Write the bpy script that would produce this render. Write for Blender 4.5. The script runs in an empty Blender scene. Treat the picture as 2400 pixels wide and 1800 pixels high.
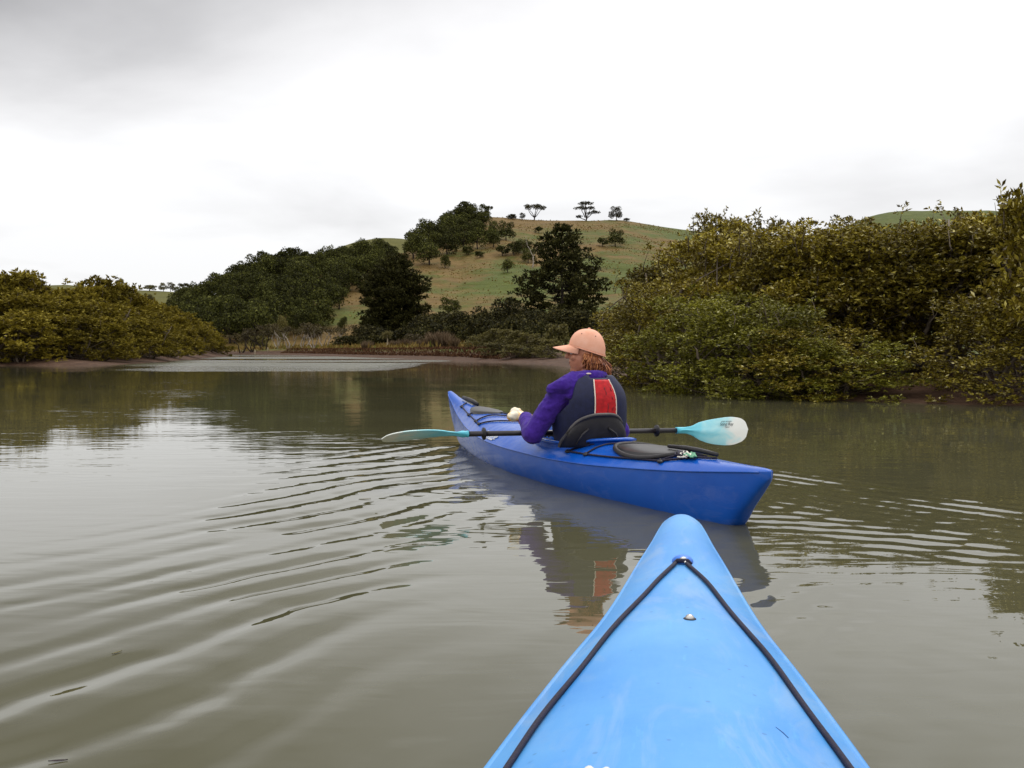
import bpy, math, random
import numpy as np
from mathutils import Vector, Matrix, noise as mnoise

# ------------------------------------------------------------------ scene, camera, world, sun
S = bpy.context.scene
COL = S.collection
R = math.radians
FPX, HOR, CAMH = 2333.0, 820.0, 0.76          # focal length in photo pixels, horizon row, eye height
PITCH = math.atan((900 - HOR) / FPX)

cam_d = bpy.data.cameras.new('camera')
cam_d.sensor_width = 36.0
cam_d.lens = FPX / 2400 * 36.0
cam_d.clip_start, cam_d.clip_end = 0.05, 6000
cam = bpy.data.objects.new('camera', cam_d)
cam.location = (0, 0, CAMH)
cam.rotation_euler = (math.pi / 2 - PITCH, 0, 0)
COL.objects.link(cam)
S.camera = cam

SUN_EL, SUN_AZ = 58.0, 25.0                    # azimuth measured from +Y towards +X
world = bpy.data.worlds.new('World')
S.world = world
world.use_nodes = True


def build_world():
    nt = world.node_tree
    N, L = nt.nodes, nt.links
    N.clear()
    out = N.new('ShaderNodeOutputWorld')
    sky = N.new('ShaderNodeTexSky')
    sky.sky_type = 'NISHITA'
    sky.sun_disc = False
    sky.sun_elevation = R(SUN_EL)
    sky.sun_rotation = R(SUN_AZ)
    bg_sky = N.new('ShaderNodeBackground')
    bg_sky.inputs[1].default_value = 0.10
    L.new(sky.outputs[0], bg_sky.inputs[0])
    tc = N.new('ShaderNodeTexCoord')
    sep = N.new('ShaderNodeSeparateXYZ')
    L.new(tc.outputs['Generated'], sep.inputs[0])

    def math_n(op, a, b=None, c=None, clamp=False):
        m = N.new('ShaderNodeMath')
        m.operation = op
        m.use_clamp = clamp
        for i, v in enumerate((a, b, c)):
            if v is None:
                continue
            if isinstance(v, (int, float)):
                m.inputs[i].default_value = v
            else:
                L.new(v, m.inputs[i])
        return m.outputs[0]
    zz = math_n('ADD', math_n('ABSOLUTE', sep.outputs[2]), 0.16)
    px = math_n('DIVIDE', sep.outputs[0], zz)
    py = math_n('DIVIDE', sep.outputs[1], zz)
    comb = N.new('ShaderNodeCombineXYZ')
    L.new(px, comb.inputs[0]); L.new(py, comb.inputs[1])
    comb.inputs[2].default_value = 3.7
    n1 = N.new('ShaderNodeTexNoise')
    n1.inputs['Scale'].default_value = 0.9
    n1.inputs['Detail'].default_value = 6
    n1.inputs['Roughness'].default_value = 0.48
    n1.inputs['Distortion'].default_value = 0.25
    L.new(comb.outputs[0], n1.inputs['Vector'])
    # the heavy cloud mass standing over the left of the view
    dv = N.new('ShaderNodeVectorMath'); dv.operation = 'DISTANCE'
    L.new(comb.outputs[0], dv.inputs[0])
    dv.inputs[1].default_value = (-1.05, 1.56, 3.7)
    g = math_n('DIVIDE', dv.outputs['Value'], 0.88)
    g = math_n('POWER', 2.718, math_n('MULTIPLY', math_n('MULTIPLY', g, g), -1.0))
    d = math_n('MULTIPLY', math_n('SUBTRACT', n1.outputs['Fac'], 0.5), 0.95)
    dens = math_n('ADD', math_n('MULTIPLY', g, 0.63), math_n('ADD', d, 0.09))
    ramp = N.new('ShaderNodeValToRGB')
    e = ramp.color_ramp.elements
    e[0].position, e[0].color = 0.05, (1.05, 1.05, 1.06, 1)
    e[1].position, e[1].color = 0.80, (0.19, 0.185, 0.19, 1)
    m_ = ramp.color_ramp.elements.new(0.30)
    m_.color = (0.80, 0.793, 0.80, 1)
    L.new(dens, ramp.inputs[0])
    bg_c = N.new('ShaderNodeBackground')
    L.new(math_n('MULTIPLY_ADD', math_n('MAXIMUM', sep.outputs[2], 0.0), 0.95, 0.88), bg_c.inputs[1])
    L.new(ramp.outputs[0], bg_c.inputs[0])
    mix = N.new('ShaderNodeMixShader')
    mix.inputs[0].default_value = 0.95
    L.new(bg_sky.outputs[0], mix.inputs[1]); L.new(bg_c.outputs[0], mix.inputs[2])
    L.new(mix.outputs[0], out.inputs[0])


build_world()
sun_d = bpy.data.lights.new('sun', 'SUN')
sun_d.energy = 1.35
sun_d.angle = R(28)
sun_d.color = (1.0, 0.96, 0.90)
sun = bpy.data.objects.new('sun', sun_d)
sv = Vector((math.cos(R(SUN_EL)) * math.sin(R(SUN_AZ)), math.cos(R(SUN_EL)) * math.cos(R(SUN_AZ)), math.sin(R(SUN_EL))))
sun.rotation_euler = sv.to_track_quat('Z', 'Y').to_euler()
sun.location = sv * 50
COL.objects.link(sun)

S.view_settings.view_transform = 'Standard'
S.view_settings.look = 'None'
S.view_settings.exposure = 0.0
S.view_settings.gamma = 1.0
S.view_settings.use_curve_mapping = False
S.render.engine = 'CYCLES'
S.cycles.max_bounces = 6
S.cycles.diffuse_bounces = 3
S.cycles.glossy_bounces = 4
S.cycles.transmission_bounces = 3
S.cycles.transparent_max_bounces = 4
S.cycles.sample_clamp_indirect = 6.0
S.cycles.use_denoising = True

rng = np.random.default_rng(7)
random.seed(7)

# ------------------------------------------------------------------ helpers
def ray(px, py):
    xc, yc = (px - 1200) / FPX, (900 - py) / FPX
    cp, sp = math.cos(PITCH), math.sin(PITCH)
    return Vector((xc, cp + yc * sp, -sp + yc * cp))


def wp(px, py):
    """point of the water surface seen at a photo position"""
    d = ray(px, py)
    k = -CAMH / d.z
    return (d.x * k, d.y * k)


def quad_mesh(name, verts, quads, smooth=False):
    verts = np.asarray(verts, dtype=np.float32)
    quads = np.asarray(quads, dtype=np.int32)
    me = bpy.data.meshes.new(name)
    k = quads.shape[1]
    me.vertices.add(len(verts))
    me.vertices.foreach_set('co', verts.ravel())
    me.loops.add(quads.size)
    me.loops.foreach_set('vertex_index', quads.ravel())
    me.polygons.add(len(quads))
    me.polygons.foreach_set('loop_start', np.arange(0, quads.size, k, dtype=np.int32))
    if smooth:
        me.polygons.foreach_set('use_smooth', np.ones(len(quads), dtype=bool))
    me.update(calc_edges=True)
    return me


def link(name, me, mat=None, parent=None, smooth=None):
    o = bpy.data.objects.new(name, me)
    if mat is not None:
        me.materials.clear(); me.materials.append(mat)
    if smooth is not None:
        for p in me.polygons:
            p.use_smooth = smooth
    COL.objects.link(o)
    if parent is not None:
        o.parent = parent
    return o


def empty(name, loc=(0, 0, 0), rz=0.0):
    o = bpy.data.objects.new(name, None)
    o.empty_display_size = 0.2
    o.location = loc
    o.rotation_euler = (0, 0, rz)
    COL.objects.link(o)
    return o


def tag(o, label=None, cat=None, group=None, kind=None):
    if label: o['label'] = label
    if cat: o['category'] = cat
    if group: o['group'] = group
    if kind: o['kind'] = kind
    return o


class MB:
    """collects shapes for one mesh"""
    def __init__(self):
        self.v, self.f = [], []

    def add(self, vs, fs):
        o = len(self.v)
        self.v += [tuple(p) for p in vs]
        self.f += [tuple(i + o for i in q) for q in fs]

    def tube(self, pts, rad, n=8, cap=True):
        pts = [Vector(p) for p in pts]
        m = len(pts)
        if isinstance(rad, (int, float)):
            rad = [rad] * m
        vs, fs = [], []
        up = Vector((0, 0, 1))
        prev = None
        for i, p in enumerate(pts):
            t = (pts[min(i + 1, m - 1)] - pts[max(i - 1, 0)])
            t = t.normalized() if t.length > 1e-9 else Vector((0, 0, 1))
            if prev is None:
                ref = up if abs(t.z) < 0.9 else Vector((1, 0, 0))
                a = t.cross(ref).normalized()
            else:
                a = (prev - t * prev.dot(t)).normalized()
            prev = a
            b = t.cross(a)
            for k in range(n):
                an = 2 * math.pi * k / n
                vs.append(p + (a * math.cos(an) + b * math.sin(an)) * rad[i])
        for i in range(m - 1):
            for k in range(n):
                k2 = (k + 1) % n
                fs.append((i * n + k, i * n + k2, (i + 1) * n + k2, (i + 1) * n + k))
        if cap:
            fs.append(tuple(range(n - 1, -1, -1)))
            fs.append(tuple(range((m - 1) * n, m * n)))
        self.add(vs, fs)
        return self

    def ball(self, c, r, nu=14, nv=9, mat=None):
        """ellipsoid; r a number or a triple; mat an optional 3x3 rotation"""
        if isinstance(r, (int, float)):
            r = (r, r, r)
        vs, fs = [], []
        c = Vector(c)
        for j in range(nv + 1):
            th = math.pi * j / nv
            for i in range(nu):
                ph = 2 * math.pi * i / nu
                p = Vector((r[0] * math.sin(th) * math.cos(ph), r[1] * math.sin(th) * math.sin(ph), r[2] * math.cos(th)))
                if mat is not None:
                    p = mat @ p
                vs.append(c + p)
        for j in range(nv):
            for i in range(nu):
                i2 = (i + 1) % nu
                fs.append((j * nu + i, (j + 1) * nu + i, (j + 1) * nu + i2, j * nu + i2))
        self.add(vs, fs)
        return self

    def capsule(self, a, b, ra, rb, n=12):
        a, b = Vector(a), Vector(b)
        t = (b - a)
        l = t.length
        t.normalize()
        pts, rr = [], []
        for k in range(5):
            an = math.pi / 2 * (1 - k / 4)
            pts.append(a - t * (ra * math.sin(an))); rr.append(max(ra * math.cos(an), 1e-4))
        for k in range(5):
            an = math.pi / 2 * k / 4
            pts.append(b + t * (rb * math.sin(an))); rr.append(max(rb * math.cos(an), 1e-4))
        return self.tube(pts, rr, n)

    def box(self, c, s, mat=None):
        c = Vector(c)
        vs = []
        for z in (-.5, .5):
            for x, y in ((-.5, -.5), (.5, -.5), (.5, .5), (-.5, .5)):
                p = Vector((x * s[0], y * s[1], z * s[2]))
                if mat is not None:
                    p = mat @ p
                vs.append(c + p)
        self.add(vs, [(3, 2, 1, 0), (4, 5, 6, 7), (0, 1, 5, 4), (1, 2, 6, 5), (2, 3, 7, 6), (3, 0, 4, 7)])
        return self

    def mesh(self, name):
        me = bpy.data.meshes.new(name)
        me.from_pydata(self.v, [], self.f)
        me.update()
        return me

    def build(self, name, mat, parent=None, smooth=True):
        return link(name, self.mesh(name), mat, parent, smooth)


def remesh(mb, name, mat, parent, voxel, smooth=6, folds=None):
    """one continuous skin over the collected shapes"""
    me = mb.mesh(name + '_raw')
    o = bpy.data.objects.new(name + '_raw', me)
    COL.objects.link(o)
    m = o.modifiers.new('r', 'REMESH')
    m.mode = 'VOXEL'
    m.voxel_size = voxel
    s = o.modifiers.new('s', 'SMOOTH')
    s.factor, s.iterations = 0.5, smooth
    dg = bpy.context.evaluated_depsgraph_get()
    dg.update()
    nm = bpy.data.meshes.new_from_object(o.evaluated_get(dg))
    bpy.data.objects.remove(o)
    nm.name = name
    if folds:
        folds(nm)
    return link(name, nm, mat, parent, True)


def interp(xs, ys, x):
    """smooth monotone cubic through key points"""
    xs, ys = np.asarray(xs, float), np.asarray(ys, float)
    h = np.diff(xs); dl = np.diff(ys) / h
    m = np.zeros_like(xs)
    m[0], m[-1] = dl[0], dl[-1]
    for i in range(1, len(xs) - 1):
        if dl[i - 1] * dl[i] <= 0:
            m[i] = 0
        else:
            w1, w2 = 2 * h[i] + h[i - 1], h[i] + 2 * h[i - 1]
            m[i] = (w1 + w2) / (w1 / dl[i - 1] + w2 / dl[i])
    x = np.asarray(x, float)
    i = np.clip(np.searchsorted(xs, x) - 1, 0, len(xs) - 2)
    t = np.clip((x - xs[i]) / h[i], 0, 1)
    t2, t3 = t * t, t * t * t
    return ((2 * t3 - 3 * t2 + 1) * ys[i] + (t3 - 2 * t2 + t) * h[i] * m[i]
            + (-2 * t3 + 3 * t2) * ys[i + 1] + (t3 - t2) * h[i] * m[i + 1])


# ------------------------------------------------------------------ materials
class NT:
    def __init__(self, name):
        self.m = bpy.data.materials.new(name)
        self.m.use_nodes = True
        self.t = self.m.node_tree
        self.N, self.L = self.t.nodes, self.t.links
        self.b = self.N['Principled BSDF']
        self.out = self.N['Material Output']

    def n(self, typ, **kw):
        nd = self.N.new(typ)
        for k, v in kw.items():
            if hasattr(nd, k) and k not in nd.inputs:
                setattr(nd, k, v)
            else:
                self.set(nd.inputs[k.replace('_', ' ') if k.replace('_', ' ') in nd.inputs else k], v)
        return nd

    def set(self, sock, v):
        if isinstance(v, bpy.types.NodeSocket):
            self.L.new(v, sock)
        else:
            sock.default_value = v

    def math(self, op, a, b=0.0, c=0.0, clamp=False):
        m = self.N.new('ShaderNodeMath'); m.operation = op; m.use_clamp = clamp
        for i, v in enumerate((a, b, c)):
            self.set(m.inputs[i], v)
        return m.outputs[0]

    def noise(self, vec, scale, detail=3, rough=0.5, dist=0.0):
        n = self.N.new('ShaderNodeTexNoise')
        if vec is not None:
            self.L.new(vec, n.inputs['Vector'])
        n.inputs['Scale'].default_value = scale
        n.inputs['Detail'].default_value = detail
        n.inputs['Roughness'].default_value = rough
        n.inputs['Distortion'].default_value = dist
        return n.outputs['Fac']

    def mapping(self, vec, scale=(1, 1, 1), loc=(0, 0, 0), rot=(0, 0, 0)):
        m = self.N.new('ShaderNodeMapping')
        self.L.new(vec, m.inputs[0])
        m.inputs['Scale'].default_value = scale
        m.inputs['Location'].default_value = loc
        m.inputs['Rotation'].default_value = rot
        return m.outputs[0]

    def ramp(self, fac, stops, interp='LINEAR'):
        r = self.N.new('ShaderNodeValToRGB')
        r.color_ramp.interpolation = interp
        e = r.color_ramp.elements
        while len(e) < len(stops):
            e.new(0.5)
        for el, (p, c) in zip(e, stops):
            el.position = p
            el.color = tuple(c) + (1,) if len(c) == 3 else c
        self.set(r.inputs[0], fac)
        return r.outputs[0]

    def mix(self, fac, a, b, mode='MIX'):
        m = self.N.new('ShaderNodeMix'); m.data_type = 'RGBA'; m.blend_type = mode
        self.set(m.inputs[0], fac)
        self.set(m.inputs[6], a if isinstance(a, bpy.types.NodeSocket) or len(a) == 4 else tuple(a) + (1,))
        self.set(m.inputs[7], b if isinstance(b, bpy.types.NodeSocket) or len(b) == 4 else tuple(b) + (1,))
        return m.outputs[2]

    def bump(self, h, strength=0.3, dist=0.01, normal=None):
        b = self.N.new('ShaderNodeBump')
        self.set(b.inputs['Strength'], strength)
        b.inputs['Distance'].default_value = dist
        self.L.new(h, b.inputs['Height'])
        if normal is not None:
            self.L.new(normal, b.inputs['Normal'])
        return b.outputs[0]

    def geo(self, which):
        return self.N.new('ShaderNodeNewGeometry').outputs[which]

    def obj(self):
        return self.N.new('ShaderNodeTexCoord').outputs['Object']


def leaf_mat(name, stops, hue=0.35, trans=0.25, rough=0.5, spec=0.3):
    t = NT(name)
    isl = t.geo('Random Per Island')
    col = t.ramp(isl, stops)
    oi = t.N.new('ShaderNodeObjectInfo')
    rnd = oi.outputs['Random']
    patch = t.noise(t.geo('Position'), 0.55, 2)
    v = t.math('ADD', t.math('MULTIPLY', rnd, hue), t.math('MULTIPLY', patch, 0.9))
    v = t.math('ADD', v, 0.62 - hue * 0.5)
    mul = t.N.new('ShaderNodeVectorMath'); mul.operation = 'SCALE'
    t.L.new(col, mul.inputs[0]); t.L.new(v, mul.inputs['Scale'])
    t.L.new(mul.outputs[0], t.b.inputs['Base Color'])
    t.b.inputs['Roughness'].default_value = rough
    t.b.inputs['Specular IOR Level'].default_value = spec
    tr = t.N.new('ShaderNodeBsdfTranslucent')
    t.L.new(mul.outputs[0], tr.inputs[0])
    mx = t.N.new('ShaderNodeMixShader')
    mx.inputs[0].default_value = trans
    t.L.new(t.b.outputs[0], mx.inputs[1]); t.L.new(tr.outputs[0], mx.inputs[2])
    t.L.new(mx.outputs[0], t.out.inputs[0])
    return t.m


def plain(name, col, rough=0.5, spec=0.5, var=0.15, scale=20, bump=0.0, metal=0.0):
    t = NT(name)
    o = t.obj()
    n = t.noise(o, scale, 4)
    c2 = tuple(min(1, c * (1 + var)) for c in col)
    c1 = tuple(c * (1 - var) for c in col)
    t.L.new(t.ramp(n, [(0.3, c1), (0.7, c2)]), t.b.inputs['Base Color'])
    t.b.inputs['Roughness'].default_value = rough
    t.b.inputs['Specular IOR Level'].default_value = spec
    t.b.inputs['Metallic'].default_value = metal
    if bump:
        t.L.new(t.bump(t.noise(o, scale * 4, 4), bump, 0.004), t.b.inputs['Normal'])
    return t.m


M = {}
M['mangrove'] = leaf_mat('mangrove_leaf', [(0.0, (0.03861, 0.0257, 0.00405)), (0.35, (0.104, 0.0756, 0.00675)),
                                         (0.75, (0.2079, 0.1633, 0.0135)), (0.93, (0.3713, 0.3099, 0.04725)), (1.0, (0.594, 0.5292, 0.2565))], 0.8, 0.2, 0.5, 0.16)
M['mangrove_green'] = leaf_mat('green_mangrove_leaf', [(0.0, (0.04455, 0.03881, 0.0054)), (0.4, (0.1263, 0.118, 0.00945)),
                                         (0.8, (0.2302, 0.2205, 0.01755)), (0.95, (0.3861, 0.3648, 0.0675)), (1.0, (0.594, 0.5589, 0.27))], 0.6, 0.2, 0.5, 0.16)
M['mangrove_far'] = leaf_mat('mangrove_far_leaf', [(0.0, (0.069, 0.05106, 0.006)), (0.5, (0.1449, 0.1104, 0.0108)),
                                                 (0.9, (0.2346, 0.1863, 0.0204)), (1.0, (0.345, 0.2829, 0.06))], 0.5, 0.22, 0.7, 0.1)
M['native'] = leaf_mat('native_leaf', [(0.0, (0.01248, 0.01268, 0.003575)), (0.6, (0.04056, 0.04394, 0.01001)), (1.0, (0.117, 0.1183, 0.02431))], 0.8, 0.12, 0.7, 0.08)
M['dark'] = leaf_mat('dark_shrub_leaf', [(0.0, (0.012, 0.01094, 0.004125)), (0.7, (0.0345, 0.03281, 0.009625)), (1.0, (0.0975, 0.08125, 0.02338))], 0.6, 0.1, 0.7, 0.08)
M['pine'] = leaf_mat('pine_needles', [(0.0, (0.01248, 0.01137, 0.00286)), (0.7, (0.03276, 0.0325, 0.00858)), (1.0, (0.08112, 0.07475, 0.02002))], 0.2, 0.1, 0.7, 0.08)
M['scrub'] = leaf_mat('scrub_leaf', [(0.0, (0.030, 0.022, 0.009)), (0.6, (0.062, 0.047, 0.018)), (1.0, (0.11, 0.088, 0.035))], 0.5, 0.2, 0.7, 0.2)
M['olive'] = leaf_mat('olive_shrub_leaf', [(0.0, (0.045, 0.036, 0.008)), (0.6, (0.105, 0.090, 0.020)), (1.0, (0.20, 0.17, 0.05))], 0.5, 0.2, 0.6, 0.25)
M['rush'] = leaf_mat('rush_blade', [(0.0, (0.040, 0.015, 0.008)), (0.6, (0.090, 0.040, 0.020)), (1.0, (0.17, 0.10, 0.05))], 0.3, 0.2, 0.8, 0.1)
M['tussock'] = leaf_mat('tussock_blade', [(0.0, (0.070, 0.045, 0.024)), (0.6, (0.12, 0.080, 0.048)), (1.0, (0.19, 0.14, 0.09))], 0.3, 0.2, 0.8, 0.1)
M['grassblade'] = leaf_mat('pasture_blade', [(0.0, (0.0935, 0.0572, 0.0143)), (0.5, (0.165, 0.1078, 0.0286)), (0.8, (0.231, 0.165, 0.055)), (1.0, (0.0825, 0.0935, 0.0165))], 0.3, 0.2, 0.8, 0.1)
M['cabbage'] = leaf_mat('cabbage_leaf', [(0.0, (0.09, 0.075, 0.025)), (1.0, (0.19, 0.16, 0.06))], 0.2, 0.2, 0.6, 0.2)
M['bark'] = plain('mangrove_bark', (0.11, 0.085, 0.06), 0.85, 0.2, 0.35, 9, 0.4)
M['darkbark'] = plain('dark_bark', (0.035, 0.026, 0.02), 0.9, 0.2, 0.35, 5, 0.4)
M['deadwood'] = plain('dead_wood', (0.30, 0.255, 0.21), 0.85, 0.2, 0.25, 6, 0.3)
M['post'] = plain('weathered_post', (0.32, 0.26, 0.18), 0.85, 0.2, 0.25, 6, 0.3)

# ------------------------------------------------------------------ the land
EDGE = [(-27, -120), (-26, 0), (-25.5, 30), wp(0, 857), wp(250, 857), wp(380, 849), wp(480, 839), wp(539, 834.5), (-62, 150), (-140, 165),
        (-140, 190), (-70, 186), wp(560, 830.5), wp(640, 831.5), wp(700, 832.5), wp(855, 838), wp(960, 841), wp(1067, 845.5), wp(1130, 848), wp(1250, 853),
        wp(1310, 858), wp(1400, 880), wp(1450, 894), wp(1600, 914), wp(1740, 926), wp(1850, 934), wp(2020, 941), wp(2120, 944), wp(2240, 949), wp(2400, 951),
        (9.2, 11.5), (12, 6), (13, -10), (14, -120)]


def river_distance(x, y):
    """signed distance to the water's edge, positive on land"""
    P = np.array(EDGE, float)
    x = np.asarray(x, float); y = np.asarray(y, float)
    d = np.full(x.shape, 1e9)
    inside = np.zeros(x.shape, bool)
    n = len(P)
    for i in range(n):
        ax, ay = P[i]
        bx, by = P[(i + 1) % n]
        ex, ey = bx - ax, by - ay
        t = np.clip(((x - ax) * ex + (y - ay) * ey) / (ex * ex + ey * ey), 0, 1)
        d = np.minimum(d, np.hypot(x - ax - t * ex, y - ay - t * ey))
        c = ((ay > y) != (by > y))
        if ey != 0:
            inside ^= c & (x < ex * (y - ay) / ey + ax)
    return np.where(inside, -d, d)


HILLS = [  # ridge line as seen from the river (photo column, row), then distance of foot and of ridge by column
    ([(-2600, 815), (250, 812), (330, 790), (405, 748), (470, 720), (560, 668), (640, 650), (700, 640), (760, 630), (830, 618), (900, 606), (950, 596), (1000, 572), (1060, 538),
      (1110, 520), (1150, 513.5), (1200, 515.5), (1260, 519), (1350, 520), (1450, 519), (1500, 526), (1570, 537), (1640, 546), (1800, 580), (2000, 640), (2400, 720), (4000, 790)],
     ([-3000, 400, 900, 1100, 1500, 4000], [205, 190, 185, 185, 170, 150]), ([-3000, 400, 900, 1080, 1500, 4000], [270, 270, 310, 410, 420, 400])),
    ([(600, 700), (700, 630), (800, 578), (850, 563), (905, 556), (950, 559), (985, 572), (1100, 660), (1300, 790)],
     ([600, 1300], [430, 430]), ([600, 1300], [640, 640])),
    ([(1500, 760), (1800, 640), (1900, 582), (1990, 529), (2050, 507), (2095, 499), (2200, 497), (2310, 497), (2400, 506), (2600, 540), (3000, 600), (5000, 700)],
     ([1500, 5000], [125, 125]), ([1500, 5000], [330, 330])),
    ([(-4000, 640), (-300, 655), (0, 667), (100, 671), (150, 668), (200, 672), (300, 680), (410, 685), (500, 700), (600, 720), (760, 800)],
     ([-4000, 760], [340, 340]), ([-4000, 760], [600, 600])),
]


def fbm(x, y, s, seed):
    """cheap smooth noise from random sines"""
    r = np.random.default_rng(seed)
    z = np.zeros(np.shape(x))
    a = 1.0
    for o in range(4):
        for k in range(5):
            an = r.uniform(0, 2 * math.pi)
            f = 2 * math.pi / (s / 2 ** o) * r.uniform(0.7, 1.3)
            z = z + a * np.sin((x * math.cos(an) + y * math.sin(an)) * f + r.uniform(0, 6.28))
        a *= 0.5
    return z / 6.0


def ground(x, y):
    x = np.asarray(x, float); y = np.asarray(y, float)
    d = river_distance(x, y)
    # mud slope from the channel bed up to the flats; a low cut bank along the far side
    far = np.clip((y - 62) / 10, 0, 1) * np.clip((x + 46) / 6, 0, 1) * np.clip((6 - x) / 6, 0, 1)
    slope = np.where(far > 0, 0.13 + 0.10 * far, 0.10)
    z = np.where(d < 0, np.maximum(-1.6, d * 0.22), np.minimum(d * slope, 0.55) + np.minimum(np.maximum(d - 3, 0) * 0.03, 0.5))
    z = z + far * 0.28 * np.clip((d - 1.6) / 0.6, 0, 1)
    z = z + np.clip(d / 6, 0, 1) * 0.10 * fbm(x, y, 9, 3)
    yy = np.maximum(y, 1.0)
    p = 1200 + FPX * x / yy
    rough = fbm(x, y, 60, 5)
    fine = fbm(x, y, 14, 6)
    best = np.zeros_like(z)
    for pts, (fp, fv), (rp, rv) in HILLS:
        pp = np.array(pts, float)
        row = interp(pp[:, 0], pp[:, 1], np.clip(p, pp[0, 0], pp[-1, 0]))
        v = np.maximum((HOR - row) / FPX, 0)
        v = v * np.clip((p - pp[0, 0] + 60) / 60, 0, 1) * np.clip((pp[-1, 0] + 60 - p) / 60, 0, 1)
        F = np.interp(p, fp, fv); Rr = np.interp(p, rp, rv)
        t = (y - F) / (Rr - F)
        g = np.where(t < 1, 1.45 * t - 0.45 * t * t, 1 - 0.55 * (t - 1) - 0.3 * (t - 1) ** 2)
        g = np.clip(g, 0, 1)
        w = np.clip(t * 3, 0, 1) * np.clip((1 - np.abs(t - 0.45)) * 1.6, 0, 1) * np.clip((1.02 - t) * 4, 0, 1)
        hz = yy * v * g * np.clip((y - 60) / 40, 0, 1) * np.clip(1.35 - np.abs(p - 1200) / 5000, 0, 1)
        hz = hz + w * (rough * 1.6 + fine * 0.45) * np.clip(hz / 8, 0, 1)
        best = np.maximum(best, hz)
    return z + best


def gz(x, y):
    return float(ground(np.array([x]), np.array([y]))[0])


def at(px, Y):
    """a spot on the ground in a photo column, Y metres away"""
    x = (px - 1200) / FPX * Y
    return Vector((x, Y, gz(x, Y)))


def at_row(px, row, near=150.0):
    """the spot on the slope that shows in a photo column and row"""
    Y = np.arange(near, 460, 1.0)
    x = (px - 1200) / FPX * Y
    r_ = HOR - FPX * (ground(x, Y) - CAMH) / Y
    k = np.argmax(r_ <= row) if (r_ <= row).any() else int(np.argmin(r_))
    return float(Y[k])


def grow(a, b, step0, ratio):
    out = [a]
    st = step0
    while out[-1] < b:
        out.append(out[-1] + st)
        st *= ratio
    return out


def land_axis_x():
    mid = list(np.arange(-48, 40, 0.55))
    r = grow(40, 1500, 0.7, 1.035)
    l = [-48 - (q - 40) for q in grow(40, 1500, 0.7, 1.035)]
    return np.array(sorted(set(np.round(l + mid + r, 4))))


def land_axis_y():
    a = [-q for q in grow(-5, 160, 1.0, 1.12)]
    a += list(np.arange(6, 34, 0.5)) + list(np.arange(34, 205, 1.0)) + list(np.arange(205, 430, 2.2)) + grow(430, 1900, 3.5, 1.05)
    return np.array(sorted(set(np.round(a, 4))))


def grid_quads(nx, ny):
    i = np.arange(nx - 1)[None, :] + nx * np.arange(ny - 1)[:, None]
    i = i.ravel()
    return np.stack([i, i + 1, i + 1 + nx, i + nx], 1)


def build_land():
    gx, gy = land_axis_x(), land_axis_y()
    X, Y = np.meshgrid(gx, gy)
    Z = ground(X.ravel(), Y.ravel())
    me = quad_mesh('ground', np.stack([X.ravel(), Y.ravel(), Z], 1), grid_quads(len(gx), len(gy)), True)
    t = NT('ground_cover')
    pos = t.geo('Position')
    sep = t.n('ShaderNodeSeparateXYZ', Vector=pos)
    big = t.noise(pos, 0.018, 5, 0.55, 0.4)
    med = t.noise(pos, 0.09, 5, 0.6)
    fine = t.math('ADD', t.math('MULTIPLY', t.noise(t.mapping(pos, (1, 1, 3)), 0.9, 5, 0.7), 0.55), t.math('MULTIPLY', t.noise(t.mapping(pos, (0.10, 0.10, 0.5)), 1.0, 5, 0.6, 0.8), 0.45))
    terr = t.noise(t.mapping(pos, (0.05, 0.05, 0.9)), 1.0, 3, 0.6, 0.3)       # stock tracks following the contour
    dry = t.ramp(fine, [(0.22, (0.055, 0.032, 0.008)), (0.5, (0.128, 0.077, 0.019)), (0.78, (0.22, 0.150, 0.050))])
    green = t.ramp(fine, [(0.22, (0.032, 0.042, 0.005)), (0.55, (0.070, 0.086, 0.009)), (0.8, (0.130, 0.125, 0.022))])
    sel = t.math('ADD', t.math('MULTIPLY', big, 0.75), t.math('MULTIPLY', med, 0.55))
    sel = t.math('ADD', sel, t.math('MULTIPLY', terr, 0.22))
    # pasture greens towards the valley on the right, dries out along the ridge
    gsel = t.math('MULTIPLY_ADD', sep.outputs[0], 0.0016, sel)
    gsel = t.math('MULTIPLY_ADD', sep.outputs[2], -0.0020, gsel)
    fac = t.ramp(gsel, [(0.655, (0, 0, 0)), (0.80, (1, 1, 1))])
    turf = t.mix(fac, dry, green)
    far_green = t.ramp(t.math('MULTIPLY', sep.outputs[1], 0.001), [(0.430, (0, 0, 0)), (0.50, (1, 1, 1))])
    turf = t.mix(t.math('MULTIPLY', far_green, 0.7), turf, green)
    speck = t.ramp(t.noise(pos, 1.7, 3, 0.7), [(0.60, (0, 0, 0)), (0.68, (1, 1, 1))])
    turf = t.mix(t.math('MULTIPLY', speck, 0.55), turf, (0.045, 0.035, 0.016))
    mud = t.ramp(t.noise(pos, 2.2, 6, 0.65), [(0.25, (0.026, 0.012, 0.006)), (0.5, (0.064, 0.032, 0.017)), (0.75, (0.115, 0.066, 0.038))])
    hm = t.math('ADD', sep.outputs[2], t.math('MULTIPLY', med, 0.25))
    mf = t.ramp(hm, [(0.62, (1, 1, 1)), (0.85, (0, 0, 0))])
    col = t.mix(mf, turf, mud)
    t.L.new(col, t.b.inputs['Base Color'])
    t.b.inputs['Roughness'].default_value = 0.85
    t.b.inputs['Specular IOR Level'].default_value = 0.2
    t.L.new(t.bump(t.math('ADD', fine, t.math('MULTIPLY', terr, 1.5)), 0.7, 0.6), t.b.inputs['Normal'])
    tag(link('ground', me, t.m), kind='structure')


build_land()

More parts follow.
